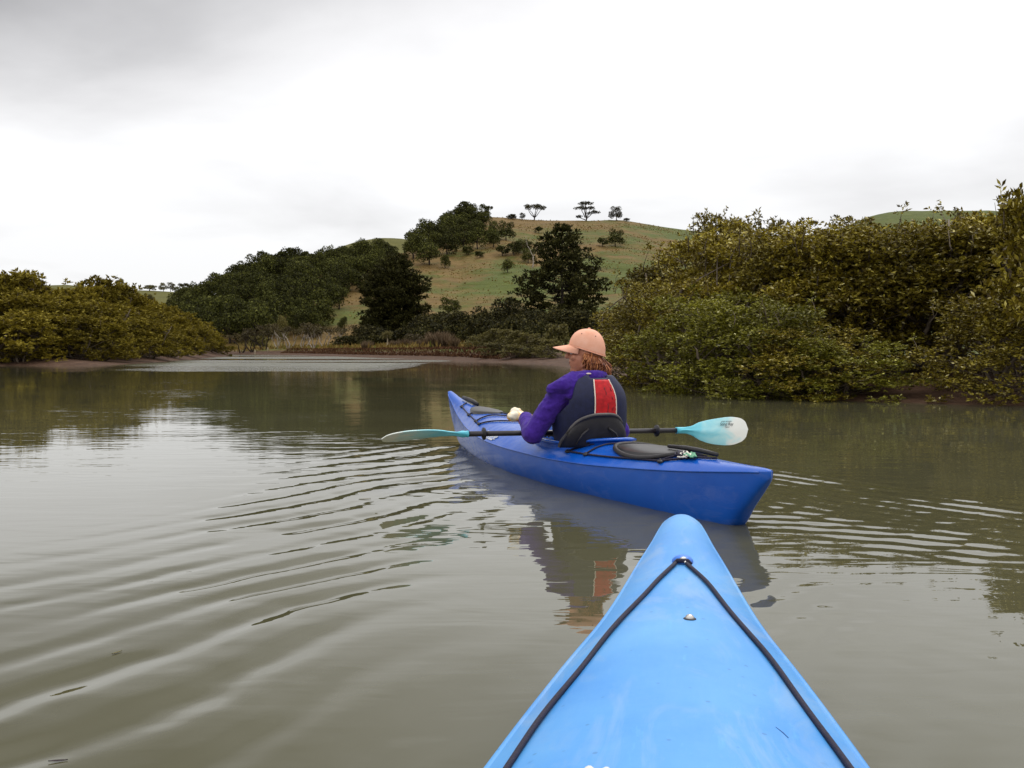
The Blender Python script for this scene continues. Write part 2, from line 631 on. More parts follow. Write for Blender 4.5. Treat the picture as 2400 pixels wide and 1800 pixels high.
# ------------------------------------------------------------------ the water
KST = np.array([0.975, 4.324])                  # stern of the far kayak at the waterline
KDIR = np.array([-0.3454, 0.9385])
KANG = math.atan2(0.3454, 0.9385)
KRIGHT = np.array([0.9385, 0.3454])


def wave_height(x, y):
    bow = KST + KDIR * 4.0
    dx, dy = x - bow[0], y - bow[1]
    a = -(dx * KDIR[0] + dy * KDIR[1])          # distance astern of the bow
    b = -(dx * KRIGHT[0] + dy * KRIGHT[1])      # to the left of the track
    z = np.zeros_like(x)
    r = np.random.default_rng(11)
    lam = 0.262
    k = 2 * math.pi / lam
    ta = np.maximum(a, 0)
    # left arm: diverging crests between hull and cusp line
    wob = 0.05 * fbm(x, y, 1.5, 33) + 0.05 * np.sin(a * 1.7 + b * 2.3 + 1) + 0.03 * np.sin(a * 3.9 - b * 3.1 + 2) + 0.02 * np.sin(a * 0.9 + b * 5.3)
    ph = k * (0.816 * a - 0.578 * b + wob)
    sg = lambda q: 1 / (1 + np.exp(-np.clip(q, -30, 30)))
    outer = 0.60 + 0.445 * a
    inner = 0.03 + 0.365 * ta
    e = sg((b - inner) / 0.10) * sg((outer - b) / (0.13 + 0.02 * ta)) * np.clip((a + 0.1) / 0.8, 0, 1)
    e = e * 1.05 / (1 + 0.03 * ta)
    e = e * np.clip(0.62 + 0.75 * fbm(x, y, 1.1, 31), 0.12, 1.15)
    z = z + 0.0068 * e * (np.sin(ph) + 0.26 * np.cos(2 * ph) + 0.22 * np.sin(0.53 * ph + 1.3))
    inn = sg((b - 0.05 - 0.05 * ta) / 0.12) * sg((inner + 0.1 - b) / 0.15) * np.clip(a / 2.0, 0, 1)
    z = z + 0.0013 * inn * np.sin(0.8 * ph + 3 * np.sin(b * 3)) * (0.5 + 0.5 * np.sin(a * 2.1 + 1.0))
    # right arm: finer crests running almost along the track
    br = -b
    al = R(13)
    wob = 0.025 * np.sin(a * 2.1 + br * 3.1) + 0.012 * np.sin(a * 5.3 - br * 2.0 + 1)
    ph = 2 * math.pi / 0.165 * (math.sin(al) * a - math.cos(al) * br + wob)
    e = sg((br - 0.22) / 0.08) * sg((1.12 + 0.10 * a - br) / 0.06) * np.clip((a - 1.2) / 1.2, 0, 1)
    e = e * (0.30 + 0.70 * np.exp(-((br - 1.0 - 0.10 * a) / 0.22) ** 2)) * np.clip(0.6 + 0.8 * fbm(x, y, 0.9, 32), 0.1, 1.15)
    z = z + 0.0036 * e * (np.sin(ph) + 0.25 * np.cos(2 * ph))
    # waves thrown off the stern
    dx, dy = x - KST[0], y - KST[1]
    a2 = -(dx * KDIR[0] + dy * KDIR[1]); b2 = -(dx * KRIGHT[0] + dy * KRIGHT[1])
    t2 = np.maximum(a2 + 0.6, 0)
    for sgn in (1, -1):
        bb = b2 * sgn
        ph = 2 * math.pi / 0.15 * (0.816 * a2 - 0.578 * bb + 0.03 * np.sin(3.1 * a2 + 4 * bb))
        e = np.exp(-((bb - t2 * 0.36 - 0.05) / (0.12 + 0.10 * t2)) ** 2) * np.clip(t2 / 0.5, 0, 1) / (1 + 0.25 * t2)
        z = z + 0.0020 * e * np.sin(ph)
    # short chop left inside the wake, and a faint swell on the whole reach
    inside = np.exp(-(np.maximum(np.abs(b) - ta * 0.40, 0) / 0.3) ** 2) * np.clip(a / 1.2, 0, 1)
    right = 0.35 + 0.65 * np.clip((-b) / 0.8, 0, 1)
    ch = np.zeros_like(x); sw = np.zeros_like(x)
    for i in range(26):
        an = r.normal(0.35, 0.75); l = r.uniform(0.07, 0.20)
        ch = ch + np.sin(2 * math.pi / l * (x * math.sin(an) + y * math.cos(an)) + r.uniform(0, 6.28)) * l
    for i in range(14):
        an = r.normal(0.0, 0.7); l = r.uniform(0.5, 2.2)
        sw = sw + np.sin(2 * math.pi / l * (x * math.sin(an) + y * math.cos(an)) + r.uniform(0, 6.28)) * l
    patch = np.clip(0.5 + 0.9 * fbm(x, y, 1.6, 21), 0, 1.2)
    z = z + ch * 0.00105 * inside * right * patch + sw * 0.00012
    return z * np.clip((16 - np.hypot(x, y - 4)) / 6, 0.0, 1)


def build_water():
    mx = list(np.arange(-2.6, 3.8, 0.0165))
    gx = np.array(sorted(set(np.round([-2.6 - (q) for q in grow(0.0, 700, 0.02, 1.06)] + mx + [3.8 + q for q in grow(0.0, 700, 0.02, 1.06)], 4))))
    my = list(np.arange(1.4, 9.0, 0.0165))
    gy = np.array(sorted(set(np.round([1.4 - q for q in grow(0.0, 150, 0.02, 1.10)] + my + [9.0 + q for q in grow(0.0, 900, 0.02, 1.05)], 4))))
    X, Y = np.meshgrid(gx, gy)
    x, y = X.ravel(), Y.ravel()
    me = quad_mesh('water', np.stack([x, y, wave_height(x, y)], 1), grid_quads(len(gx), len(gy)), True)
    t = NT('estuary_water')
    pos = t.geo('Position')
    sep = t.n('ShaderNodeSeparateXYZ', Vector=pos)
    silt = t.noise(pos, 0.35, 3, 0.5, 0.6)
    t.L.new(t.ramp(silt, [(0.3, (0.068, 0.064, 0.033)), (0.7, (0.082, 0.078, 0.043))]), t.b.inputs['Base Color'])
    t.b.inputs['IOR'].default_value = 1.333
    # a breeze ruffles the open reach beyond forty metres
    yv, xv = sep.outputs[1], sep.outputs[0]
    near = t.ramp(t.math('MULTIPLY', yv, 0.01), [(0.345, (0, 0, 0)), (0.40, (1, 1, 1))])
    wob = t.math('MULTIPLY', t.math('SUBTRACT', t.noise(t.mapping(pos, (0.06, 0.02, 1)), 1.0, 3), 0.5), 10.0)
    rightlim = t.math('ADD', t.math('MULTIPLY_ADD', yv, -0.02, -2.5), wob)
    rl = t.math('MULTIPLY', t.math('SUBTRACT', rightlim, xv), 0.35, clamp=True)
    leftlim = t.math('MULTIPLY_ADD', yv, -0.35, -3.0)
    ll = t.math('MULTIPLY', t.math('SUBTRACT', xv, leftlim), 0.25, clamp=True)
    streak = t.ramp(t.noise(t.mapping(pos, (0.012, 0.07, 1)), 1.0, 2, 0.4), [(0.40, (0, 0, 0)), (0.50, (1, 1, 1))])
    breeze = t.math('MULTIPLY', t.math('MULTIPLY', near, rl), t.math('MULTIPLY', ll, streak))
    t.L.new(t.math('MULTIPLY_ADD', breeze, 0.28, 0.012), t.b.inputs['Roughness'])
    # small ripples
    r1 = t.noise(t.mapping(pos, (0.8, 1.6, 1)), 2.2, 3, 0.5, 0.4)
    r2 = t.noise(t.mapping(pos, (0.45, 2.0, 1)), 4.6, 2, 0.45, 0.5)
    calm = t.ramp(t.noise(t.mapping(pos, (0.10, 0.22, 1)), 1.0, 3, 0.5), [(0.35, (0.12, 0.12, 0.12)), (0.65, (1, 1, 1))])
    b1 = t.bump(r1, t.math('MULTIPLY', calm, 0.16), 0.03)
    b2 = t.bump(r2, t.math('MULTIPLY', calm, 0.17), 0.012, b1)
    r3 = t.noise(t.mapping(pos, (0.5, 1.4, 1)), 1.3, 4, 0.6)
    b3 = t.bump(r3, t.math('MULTIPLY', breeze, 1.0), 0.55, b2)
    t.L.new(b3, t.b.inputs['Normal'])
    tag(link('water', me, t.m), kind='structure')


build_water()

# ------------------------------------------------------------------ vegetation
def unit(v):
    return v / np.maximum(np.linalg.norm(v, axis=1, keepdims=True), 1e-9)


def leaf_arrays(c, axis, length, width, fold=0.12, r=rng):
    """one folded diamond for each leaf"""
    n = len(c)
    axis = unit(axis)
    s = unit(np.cross(axis, r.normal(size=(n, 3))))
    nn = np.cross(s, axis)
    l = np.broadcast_to(np.asarray(length, float), (n,))[:, None]
    w = np.broadcast_to(np.asarray(width, float), (n,))[:, None]
    v = np.stack([c - axis * l * 0.5, c + s * w * 0.5 + nn * l * fold, c + axis * l * 0.5, c - s * w * 0.5 + nn * l * fold], 1)
    return v.reshape(-1, 3), np.arange(4 * n).reshape(n, 4)


def sphere_dirs(n, r, up=0.0):
    d = unit(r.normal(size=(n, 3)))
    if up:
        d[:, 2] += up
        d = unit(d)
    return d


def blob_crown(blobs, n, lsize, r, width=0.6, shell=0.55, up=0.25):
    """leaves spread through a set of ellipsoid clumps, denser towards their skins"""
    B = np.array([b[0] for b in blobs], float)
    Q = np.array([b[1] for b in blobs], float)
    wgt = (Q.prod(1)) ** (2 / 3)
    idx = r.choice(len(B), n, p=wgt / wgt.sum())
    d = sphere_dirs(n, r, up)
    rad = shell + (1.08 - shell) * r.random(n) ** 0.6
    c = B[idx] + d * Q[idx] * rad[:, None]
    ax = d * 0.6 + r.normal(size=(n, 3)) * 0.8
    L = lsize * r.uniform(0.6, 1.3, n)
    return leaf_arrays(c, ax, L, L * width, 0.12, r)


def limb(mb, a, b, r0, r1, r, sag=0.12, n=5, sides=6):
    a, b = np.array(a, float), np.array(b, float)
    ln = np.linalg.norm(b - a)
    mid = r.normal(size=3) * ln * sag
    pts, rr = [], []
    for i in range(n + 1):
        t = i / n
        p = a + (b - a) * t + mid * math.sin(math.pi * t) + r.normal(size=3) * ln * 0.015 * (0 < i < n)
        pts.append(p); rr.append(r0 + (r1 - r0) * t)
    mb.tube(pts, rr, sides)


LIB = {}


def variant(key, trunk_mb, crown):
    tm = trunk_mb.mesh('trunk') if trunk_mb is not None else None
    if tm:
        for p in tm.polygons:
            p.use_smooth = True
    cm = quad_mesh('crown', *crown) if crown is not None else None
    LIB.setdefault(key, []).append((tm, cm))


def plant(name, key, i, loc, sc, rz, leaf, bark, label, cat, group=None, lean=(0, 0)):
    tm, cm = LIB[key][i % len(LIB[key])]
    e = empty(name, loc, rz)
    e.rotation_euler = (lean[0], lean[1], rz)
    e.scale = sc if not isinstance(sc, (int, float)) else (sc, sc, sc)
    if tm:
        o = bpy.data.objects.new('trunk', tm)
        COL.objects.link(o); o.parent = e
        if not tm.materials:
            tm.materials.append(M[bark])
        o.material_slots[0].link = 'OBJECT'; o.material_slots[0].material = M[bark]
    if cm:
        o = bpy.data.objects.new('crown', cm)
        COL.objects.link(o); o.parent = e
        if not cm.materials:
            cm.materials.append(M[leaf])
        o.material_slots[0].link = 'OBJECT'; o.material_slots[0].material = M[leaf]
    tag(e, label, cat, group)
    return e


# --- near mangroves: many stems, leaves in sprigs at the twig ends; unit size 1 m wide radius, 1 high
def make_mangrove(seed, n_sprig, leaf, key, H=3.3, Wd=1.35, low=0.12, per=9):
    r = np.random.default_rng(seed)
    mb = MB()
    stems = []
    for s in range(r.integers(4, 7)):
        an = r.uniform(0, 6.28); q = r.uniform(0.25, 0.9) * Wd
        top = np.array([math.cos(an) * q, math.sin(an) * q, r.uniform(0.55, 0.95) * H])
        base = np.array([math.cos(an) * 0.18, math.sin(an) * 0.18, -0.25])
        limb(mb, base, top, 0.055, 0.014, r, 0.10, 6)
        stems.append((base, top))
    clumps = []
    for k in range(62):
        an = r.uniform(0, 6.28)
        z = r.uniform(low, 1.0) ** 0.85 * H
        t = z / H
        rad = Wd * (0.55 + 0.55 * math.sin(min(1, t * 1.15 + 0.15) * math.pi) ** 0.8) * math.sqrt(r.uniform(0.25, 1.15))
        c = np.array([math.cos(an) * rad, math.sin(an) * rad, z + r.normal() * 0.06])
        q = r.uniform(0.22, 0.46)
        clumps.append((c, (q * 1.15, q * 1.15, q * r.uniform(0.6, 0.95))))
        b, tp = stems[r.integers(len(stems))]
        f = min(0.95, max(0.15, (z - 0.25) / H))
        limb(mb, b + (tp - b) * f, c, 0.018, 0.005, r, 0.1, 3, 4)
    for k in range(10):                                            # a few twigs standing clear of the crown
        an = r.uniform(0, 6.28); rad = Wd * r.uniform(0.1, 1.0)
        c = np.array([math.cos(an) * rad, math.sin(an) * rad, H * r.uniform(0.92, 1.10)])
        clumps.append((c, (0.13, 0.13, 0.20)))
        limb(mb, c - np.array([r.normal() * 0.1, r.normal() * 0.1, 0.5]), c, 0.012, 0.004, r, 0.05, 3, 4)
    B = np.array([c[0] for c in clumps]); Q = np.array([c[1] for c in clumps])
    w = Q[:, 0] ** 2
    idx = r.choice(len(B), n_sprig, p=w / w.sum())
    d = sphere_dirs(n_sprig, r, 0.35)
    tip = B[idx] + d * Q[idx] * (0.35 + 0.75 * r.random(n_sprig) ** 0.6)[:, None]
    tip[:, 2] = np.maximum(tip[:, 2], 0.03 + 0.1 * r.random(n_sprig))
    ax = unit(d + r.normal(size=(n_sprig, 3)) * 0.35 + np.array([0, 0, 0.35]))
    C = np.repeat(tip, per, 0); A = np.repeat(ax, per, 0)
    off = r.uniform(-0.09, 0.02, (n_sprig * per, 1))
    out = unit(np.cross(A, r.normal(size=A.shape)))
    LA = unit(out * 0.8 + A * 0.75 + r.normal(size=A.shape) * 0.2)
    Ls = leaf * r.uniform(0.65, 1.25, n_sprig * per)
    cr = leaf_arrays(C + A * off + LA * Ls[:, None] * 0.5, LA, Ls, Ls * 0.42, 0.06, r)
    variant(key, mb, cr)


for s in range(4):
    make_mangrove(100 + s, 2300, 0.085, 'mangrove')
for s in range(2):
    make_mangrove(130 + s, 2000, 0.085, 'mangrove_high', low=0.42)
for s in range(3):
    make_mangrove(120 + s, 2500, 0.082, 'mangrove_skirt', low=0.0)
for s in range(3):
    make_mangrove(140 + s, 900, 0.19, 'mangrove_far', H=3.3, Wd=1.5, low=0.03, per=9)
make_mangrove(170, 1500, 0.12, 'dark_mangrove', H=3.3, Wd=1.0, low=0.25, per=9)


def make_broadleaf(seed, key, n=2600, leaf=0.42, squat=1.0, lumps=15, trunk=True):
    """unit tree: crown radius about 1, height 2*squat-ish, base at 0"""
    r = np.random.default_rng(seed)
    blobs = [((0, 0, 1.05 * squat), (0.62, 0.62, 0.62 * squat))]
    mb = MB()
    limb(mb, (0, 0, -0.15), (r.normal() * 0.06, r.normal() * 0.06, 0.9 * squat), 0.075, 0.035, r, 0.03)
    for k in range(lumps):
        an = r.uniform(0, 6.28); z = r.uniform(0.40, 1.62) * squat
        t = z / squat
        rad = 0.75 * math.sqrt(max(0.05, 1 - ((t - 0.92) / 0.95) ** 2)) * r.uniform(0.65, 1.0)
        c = np.array([math.cos(an) * rad, math.sin(an) * rad, z])
        q = r.uniform(0.22, 0.42)
        blobs.append((c, (q, q, q * 0.8 * squat)))
        if k % 2 == 0:
            limb(mb, (0, 0, 0.5 * squat), c, 0.03, 0.01, r, 0.08, 3, 5)
    variant(key, mb, blob_crown(blobs, n, leaf / 3.5, r, 0.62, 0.5, 0.3))


for s in range(5):
    make_broadleaf(200 + s, 'native', 2400, 0.40)
for s in range(4):
    make_broadleaf(220 + s, 'shrub', 1100, 0.55, 0.62, 11)
for s in range(2):
    make_broadleaf(240 + s, 'upright', 3200, 0.40, 1.35, 18)


def make_pine(seed, key, H, W, n_branch, tufts, dense, low, shape):
    r = np.random.default_rng(seed)
    mb = MB()
    limb(mb, (0, 0, -0.5), (0.3, 0, H * 0.97), 0.34, 0.03, r, 0.006, 9, 9)
    pts, axs = [], []
    for k in range(n_branch):
        t = low + (1 - low) * (k + r.random()) / n_branch
        z = t * H
        L = W * shape((t - low) / (1 - low)) * r.uniform(0.55, 1.18)
        an = k * 2.4 + r.normal() * 0.4
        rise = r.uniform(0.02, 0.32) * L
        a = np.array([0.3 * t, 0, z]); b = a + np.array([math.cos(an) * L, math.sin(an) * L, rise])
        limb(mb, a, b, 0.075 * (1.15 - t), 0.012, r, 0.05, 4, 5)
        m = max(3, int(tufts * L / W))
        for j in range(m):
            u = r.uniform(0.28, 1.03) ** 0.7
            side = r.normal() * 0.16 * L * (0.4 + 0.6 * u)
            p = a + (b - a) * u + np.array([-math.sin(an) * side, math.cos(an) * side, r.normal() * 0.38 + 0.15])
            q = r.uniform(0.28, 0.62)
            nn = dense
            dd = sphere_dirs(nn, r, 0.3)
            pts.append(p + dd * np.array([q * 1.2, q * 1.2, q * 0.8]) * r.random((nn, 1)) ** 0.5)
            axs.append(dd + np.array([0, 0, 0.4]))
    P = np.concatenate(pts); A = np.concatenate(axs)
    Ls = 0.50 * r.uniform(0.6, 1.3, len(P))
    variant(key, mb, leaf_arrays(P, A, Ls, Ls * 0.42, 0.08, r))


make_pine(300, 'pine_wide', 18.0, 7.6, 120, 15, 22, 0.14, lambda t: (0.62 + 0.38 * math.sin(min(1, t * 2.2) * math.pi * 0.5)) * (1 - t) ** 0.62 + 0.06)
make_pine(301, 'pine_full', 15.5, 5.0, 210, 16, 24, 0.02, lambda t: (0.80 + 0.20 * math.sin(min(1, t * 1.8) * math.pi / 2)) * min(1.0, 1.55 * (1 - t) ** 0.5) + 0.04)


def make_umbrella(seed):
    r = np.random.default_rng(seed)
    mb = MB()
    blobs = []
    for k in range(9):
        an = k * 2.4; q = 0.30 + 0.72 * math.sqrt((k + .4) / 9)
        c = np.array([math.cos(an) * q, math.sin(an) * q, 1.32 - 0.16 * q + r.normal() * 0.03])
        blobs.append((c, (0.34, 0.34, 0.15)))
        if k % 2 == 0:
            limb(mb, (0.02, 0, 0.25), c, 0.045, 0.015, r, 0.04, 4, 5)
    limb(mb, (0, 0, -0.1), (0.02, 0, 0.3), 0.07, 0.05, r, 0.02, 3)
    variant('umbrella', mb, blob_crown(blobs, 1500, 0.10, r, 0.6, 0.3, 0.2))
    mb = MB()
    blobs = []
    for (cz, cx, rad, m) in ((1.55, 0.0, 0.62, 8), (1.12, -0.42, 0.45, 5), (1.10, 0.35, 0.45, 5), (0.70, 0.62, 0.42, 6), (0.30, -0.55, 0.14, 2)):
        for k in range(m):
            an = k * 2.4; q = rad * math.sqrt((k + .3) / m)
            c = np.array([cx + math.cos(an) * q, math.sin(an) * q, cz + 0.18 * (1 - q / rad) + r.normal() * 0.03])
            blobs.append((c, (0.26, 0.26, 0.13)))
        limb(mb, (0.1 * cx, 0, 0.25 * cz), (cx, 0, cz), 0.05, 0.02, r, 0.05, 4, 5)
    limb(mb, (0, 0, -0.1), (0, 0, 1.5), 0.08, 0.03, r, 0.03, 5)
    variant('layered', mb, blob_crown(blobs, 2000, 0.10, r, 0.6, 0.3, 0.2))


make_umbrella(320)


def make_cabbage(seed):
    r = np.random.default_rng(seed)
    mb = MB()
    limb(mb, (0, 0, -0.1), (0.05, 0, 1.4), 0.085, 0.06, r, 0.02, 5, 8)
    c, a = [], []
    for hx, hz in ((0.05, 1.5), (-0.25, 1.45), (0.3, 1.5)):
        limb(mb, (0.05, 0, 1.3), (hx, 0, hz), 0.05, 0.04, r, 0.02, 2)
        d = sphere_dirs(70, r, 0.2)
        c.append(np.array([hx, 0, hz]) + d * 0.28); a.append(d)
    variant('cabbage', mb, leaf_arrays(np.concatenate(c), np.concatenate(a), 0.6, 0.06, 0.05, r))


make_cabbage(330)


def make_tussock(seed):
    r = np.random.default_rng(seed)
    n = 240
    an = r.uniform(0, 6.28, n); q = r.random(n) * 0.5
    d = unit(np.stack([np.cos(an) * (0.2 + q), np.sin(an) * (0.2 + q), np.ones(n) * 1.0], 1))
    L = r.uniform(0.6, 1.15, n)
    base = np.stack([np.cos(an) * q * 0.5, np.sin(an) * q * 0.5, np.zeros(n)], 1)
    variant('tussock', None, leaf_arrays(base + d * L[:, None] * 0.5, d, L, 0.07, 0.04, r))


for s in range(2):
    make_tussock(340 + s)


def make_bare(seed, n_main):
    """leaning bare grey stems with forked branches and a thin crown"""
    r = np.random.default_rng(seed)
    mb = MB()
    blobs = []
    for k in range(n_main):
        an = r.uniform(0, 6.28)
        top = np.array([math.cos(an) * r.uniform(.5, 1.3), math.sin(an) * 0.4, r.uniform(0.9, 1.5)])
        limb(mb, (math.cos(an) * .12, 0, -.1), top, 0.06, 0.025, r, 0.12, 6)
        for j in range(3):
            e2 = top + np.array([r.normal() * 0.35, r.normal() * 0.25, r.uniform(0.2, 0.6)])
            limb(mb, top * r.uniform(.6, 1), e2, 0.025, 0.008, r, 0.1, 3, 5)
            blobs.append((e2, (0.34, 0.34, 0.2)))
    variant('bare', mb, blob_crown(blobs, 500, 0.16, r, 0.5, 0.2, 0.3))


for s in range(3):
    make_bare(350 + s, 3)

ORD = ['first', 'second', 'third', 'fourth', 'fifth', 'sixth', 'seventh', 'eighth', 'ninth', 'tenth', 'eleventh', 'twelfth',
       'thirteenth', 'fourteenth', 'fifteenth', 'sixteenth', 'seventeenth', 'eighteenth', 'nineteenth', 'twentieth']


def project(x, y, z):
    d = Vector((x, y, z - CAMH))
    cp, sp = math.cos(PITCH), math.sin(PITCH)
    f = d.y * cp - d.z * sp
    u = d.y * sp + d.z * cp
    return 1200 + FPX * d.x / f, 900 - FPX * u / f


def in_poly(px, py, poly):
    c = False
    n = len(poly)
    for i in range(n):
        (ax, ay), (bx, by) = poly[i], poly[(i + 1) % n]
        if (ay > py) != (by > py) and px < (bx - ax) * (py - ay) / (by - ay) + ax:
            c = not c
    return c


# ---- mangroves along the right bank
def by_row(key_h, p, row):
    """vertical scale that brings a plant's top to a photo row"""
    return max(0.2, (CAMH + (HOR - row) / FPX * p.y - p.z)) / key_h


def right_bank():
    r = np.random.default_rng(5)
    front = [  # column, distance, row of the top, width
        (1468, 24.2, 730, 0.78), (1512, 22.2, 690, 0.80), (1575, 20.2, 665, 0.90), (1655, 18.3, 690, 0.95), (1745, 16.9, 700, 0.85),
        (1815, 16.1, 715, 0.85), (1900, 15.6, 770, 0.80), (1985, 15.2, 790, 0.72), (2345, 14.4, 700, 0.80)]
    names = ['leaning over the water beside the paddler, leftmost on the right bank', 'second from the left at the water on the right bank',
             'third from the left at the water on the right bank', 'fourth from the left at the water on the right bank',
             'low bright green one at the waterside right of the paddle blade', 'low one at the waterside near the middle of the right bank',
             'low one dipping into the water left of the dark gap', 'small one at the left edge of the dark gap under the branches', 'at the right edge behind the strip of mud']
    for i, ((px, Y, row, W), nm) in enumerate(zip(front, names)):
        p = at(px, Y)
        p.z = min(p.z, -0.06)
        plant('mangrove_shrub', 'mangrove_skirt', i, p, (W, W, by_row(3.5, p, row)), r.uniform(0, 6.28), 'mangrove_green' if i in (3, 4, 5, 7) else 'mangrove', 'bark',
              'olive green mangrove, ' + nm, 'mangrove', 'mangroves at the water on the right bank')
    back = [(1508, 26.5, 650, 0.85), (1568, 25.0, 622, 0.95), (1632, 23.2, 575, 1.05), (1702, 21.6, 545, 1.15), (1770, 20.2, 565, 1.15), (1840, 19.2, 560, 1.1),
            (1915, 18.6, 545, 1.1), (1990, 18.0, 555, 1.1), (2070, 17.6, 545, 1.15), (2150, 17.3, 545, 1.15), (2235, 17.0, 545, 1.15), (2320, 16.8, 535, 1.15), (2400, 16.6, 500, 1.1)]
    for i, (px, Y, row, W) in enumerate(back):
        p = at(px, Y)
        plant('mangrove_tree', 'mangrove_high' if i in (8, 9, 10) else 'mangrove', i + 1, p, (W, W, by_row(3.5, p, row)), r.uniform(0, 6.28), 'mangrove', 'bark',
              'tall mangrove, %s from the left in the back row, right bank' % ORD[i], 'mangrove', 'tall mangroves of the right bank')
    for i, (px, Y, row, W, nm) in enumerate([(1690, 27.0, 500, 0.9, 'with loose twigs against the sky at the left'), (1765, 24.5, 525, 0.9, 'with thin twigs in the dip of the skyline'),
                                           (1905, 22.6, 520, 1.0, 'rising before the foot of the green hill'), (2085, 20.6, 515, 1.1, 'in front of the green hilltop'), (2215, 19.8, 505, 1.0, 'beside the pale bare twig on the skyline')]):
        p = at(px, Y)
        plant('mangrove_tree', 'mangrove', i + 2, p, (W, W, by_row(3.6, p, row)), r.uniform(0, 6.28), 'mangrove', 'bark',
              'rearmost right bank mangrove ' + nm, 'mangrove', 'tall mangroves of the right bank')
    p = at(2445, 13.9)
    plant('glossy_tree', 'dark_mangrove', 0, p, (0.72, 0.72, by_row(3.55, p, 410)), 1.0, 'mangrove', 'bark',
          'tallest dark broad leaved tree cut off by the right edge of the photo', 'tree')
    # a bare forked stem standing out of the canopy
    p = at(2216, 17.2)
    mb = MB()
    limb(mb, (0, 0, 0), (0.02, 0, 2.75), 0.03, 0.014, r, 0.01, 6, 6)
    limb(mb, (0.02, 0, 2.55), (0.16, 0, 2.85), 0.010, 0.004, r, 0.05, 3, 5)
    limb(mb, (0.02, 0, 2.6), (-0.16, 0, 2.95), 0.010, 0.004, r, 0.05, 3, 5)
    e = empty('bare_sapling', p)
    e.scale = (1, 1, by_row(2.95, p, 490))
    mb.build('trunk', M['deadwood'], e)
    c = np.array([(0.02, 0, 2.85), (0.16, 0, 2.87), (-0.16, 0, 2.95), (0.22, 0, 2.84)])[r.integers(0, 4, 90)] + r.normal(size=(90, 3)) * 0.05
    link('crown', quad_mesh('crown', *leaf_arrays(c, r.normal(size=(90, 3)), 0.08, 0.035, 0.06, r)), M['mangrove'], e)
    tag(e, 'thin pale sapling with a tuft of leaves above the right bank canopy', 'tree')


right_bank()


# ---- mangroves along the left bank
def left_bank():
    r = np.random.default_rng(15)
    # line along the shore, near to far: column, distance, row of the top
    shore = [(-20, 49.5, 745), (45, 49.5, 735), (110, 49.8, 740), (175, 50.5, 745), (240, 52.5, 750), (300, 57, 752), (350, 63, 755), (395, 72, 765), (432, 85, 770), (465, 100, 775), (492, 116, 785), (510, 124, 795)]
    for i, (px, Y, row) in enumerate(shore):
        p = at(px, Y + (2.2 if i >= 2 else 0))
        plant('mangrove_shrub', 'mangrove_far', i, p, (1.2, 1.2, by_row(3.5, p, row)), r.uniform(0, 6.28), 'mangrove_far', 'bark',
              'yellow olive mangrove at the mud edge of the left bank, %s from the left' % ORD[i], 'mangrove', 'mangroves along the left shore')
    back = [(-25, 58, 650), (20, 60, 645), (55, 62, 650), (95, 64, 680), (140, 66, 690), (185, 69, 675), (225, 71, 660), (262, 74, 672), (300, 78, 690), (335, 84, 705), (368, 91, 715), (400, 100, 725), (432, 110, 738), (462, 120, 755), (485, 128, 775)]
    for i, (px, Y, row) in enumerate(back):
        p = at(px, Y)
        plant('mangrove_tree', 'mangrove_far', i + 1, p, (1.5, 1.5, by_row(3.5, p, row)), r.uniform(0, 6.28), 'mangrove_far', 'bark',
              'taller olive mangrove in the thicket of the left bank, %s from the left' % ORD[i], 'mangrove', 'tall mangroves of the left bank')
    mid = [(0, 54, 695), (70, 54.5, 695), (130, 56, 715), (195, 58, 712), (255, 62, 712), (310, 68, 722), (358, 76, 735), (400, 88, 742), (440, 103, 755), (470, 114, 765)]
    for i, (px, Y, row) in enumerate(mid):
        p = at(px, Y)
        plant('mangrove_tree', 'mangrove_far', i + 2, p, (1.4, 1.4, by_row(3.5, p, row)), r.uniform(0, 6.28), 'mangrove_far', 'bark',
              'mid height mangrove between shore and skyline on the left bank, %s from the left' % ORD[i], 'mangrove', 'middle mangroves of the left bank')


left_bank()

# ---- the bush on the hillside
FOREST_A = [(395, 812), (400, 735), (470, 705), (560, 655), (700, 630), (830, 610), (905, 600), (930, 625), (905, 665), (862, 690), (800, 722), (765, 748), (725, 790), (650, 800), (560, 806)]
FOREST_B = [(960, 640), (968, 600), (1030, 556), (1075, 528), (1115, 515), (1150, 535), (1195, 556), (1165, 580), (1060, 600), (985, 632)]


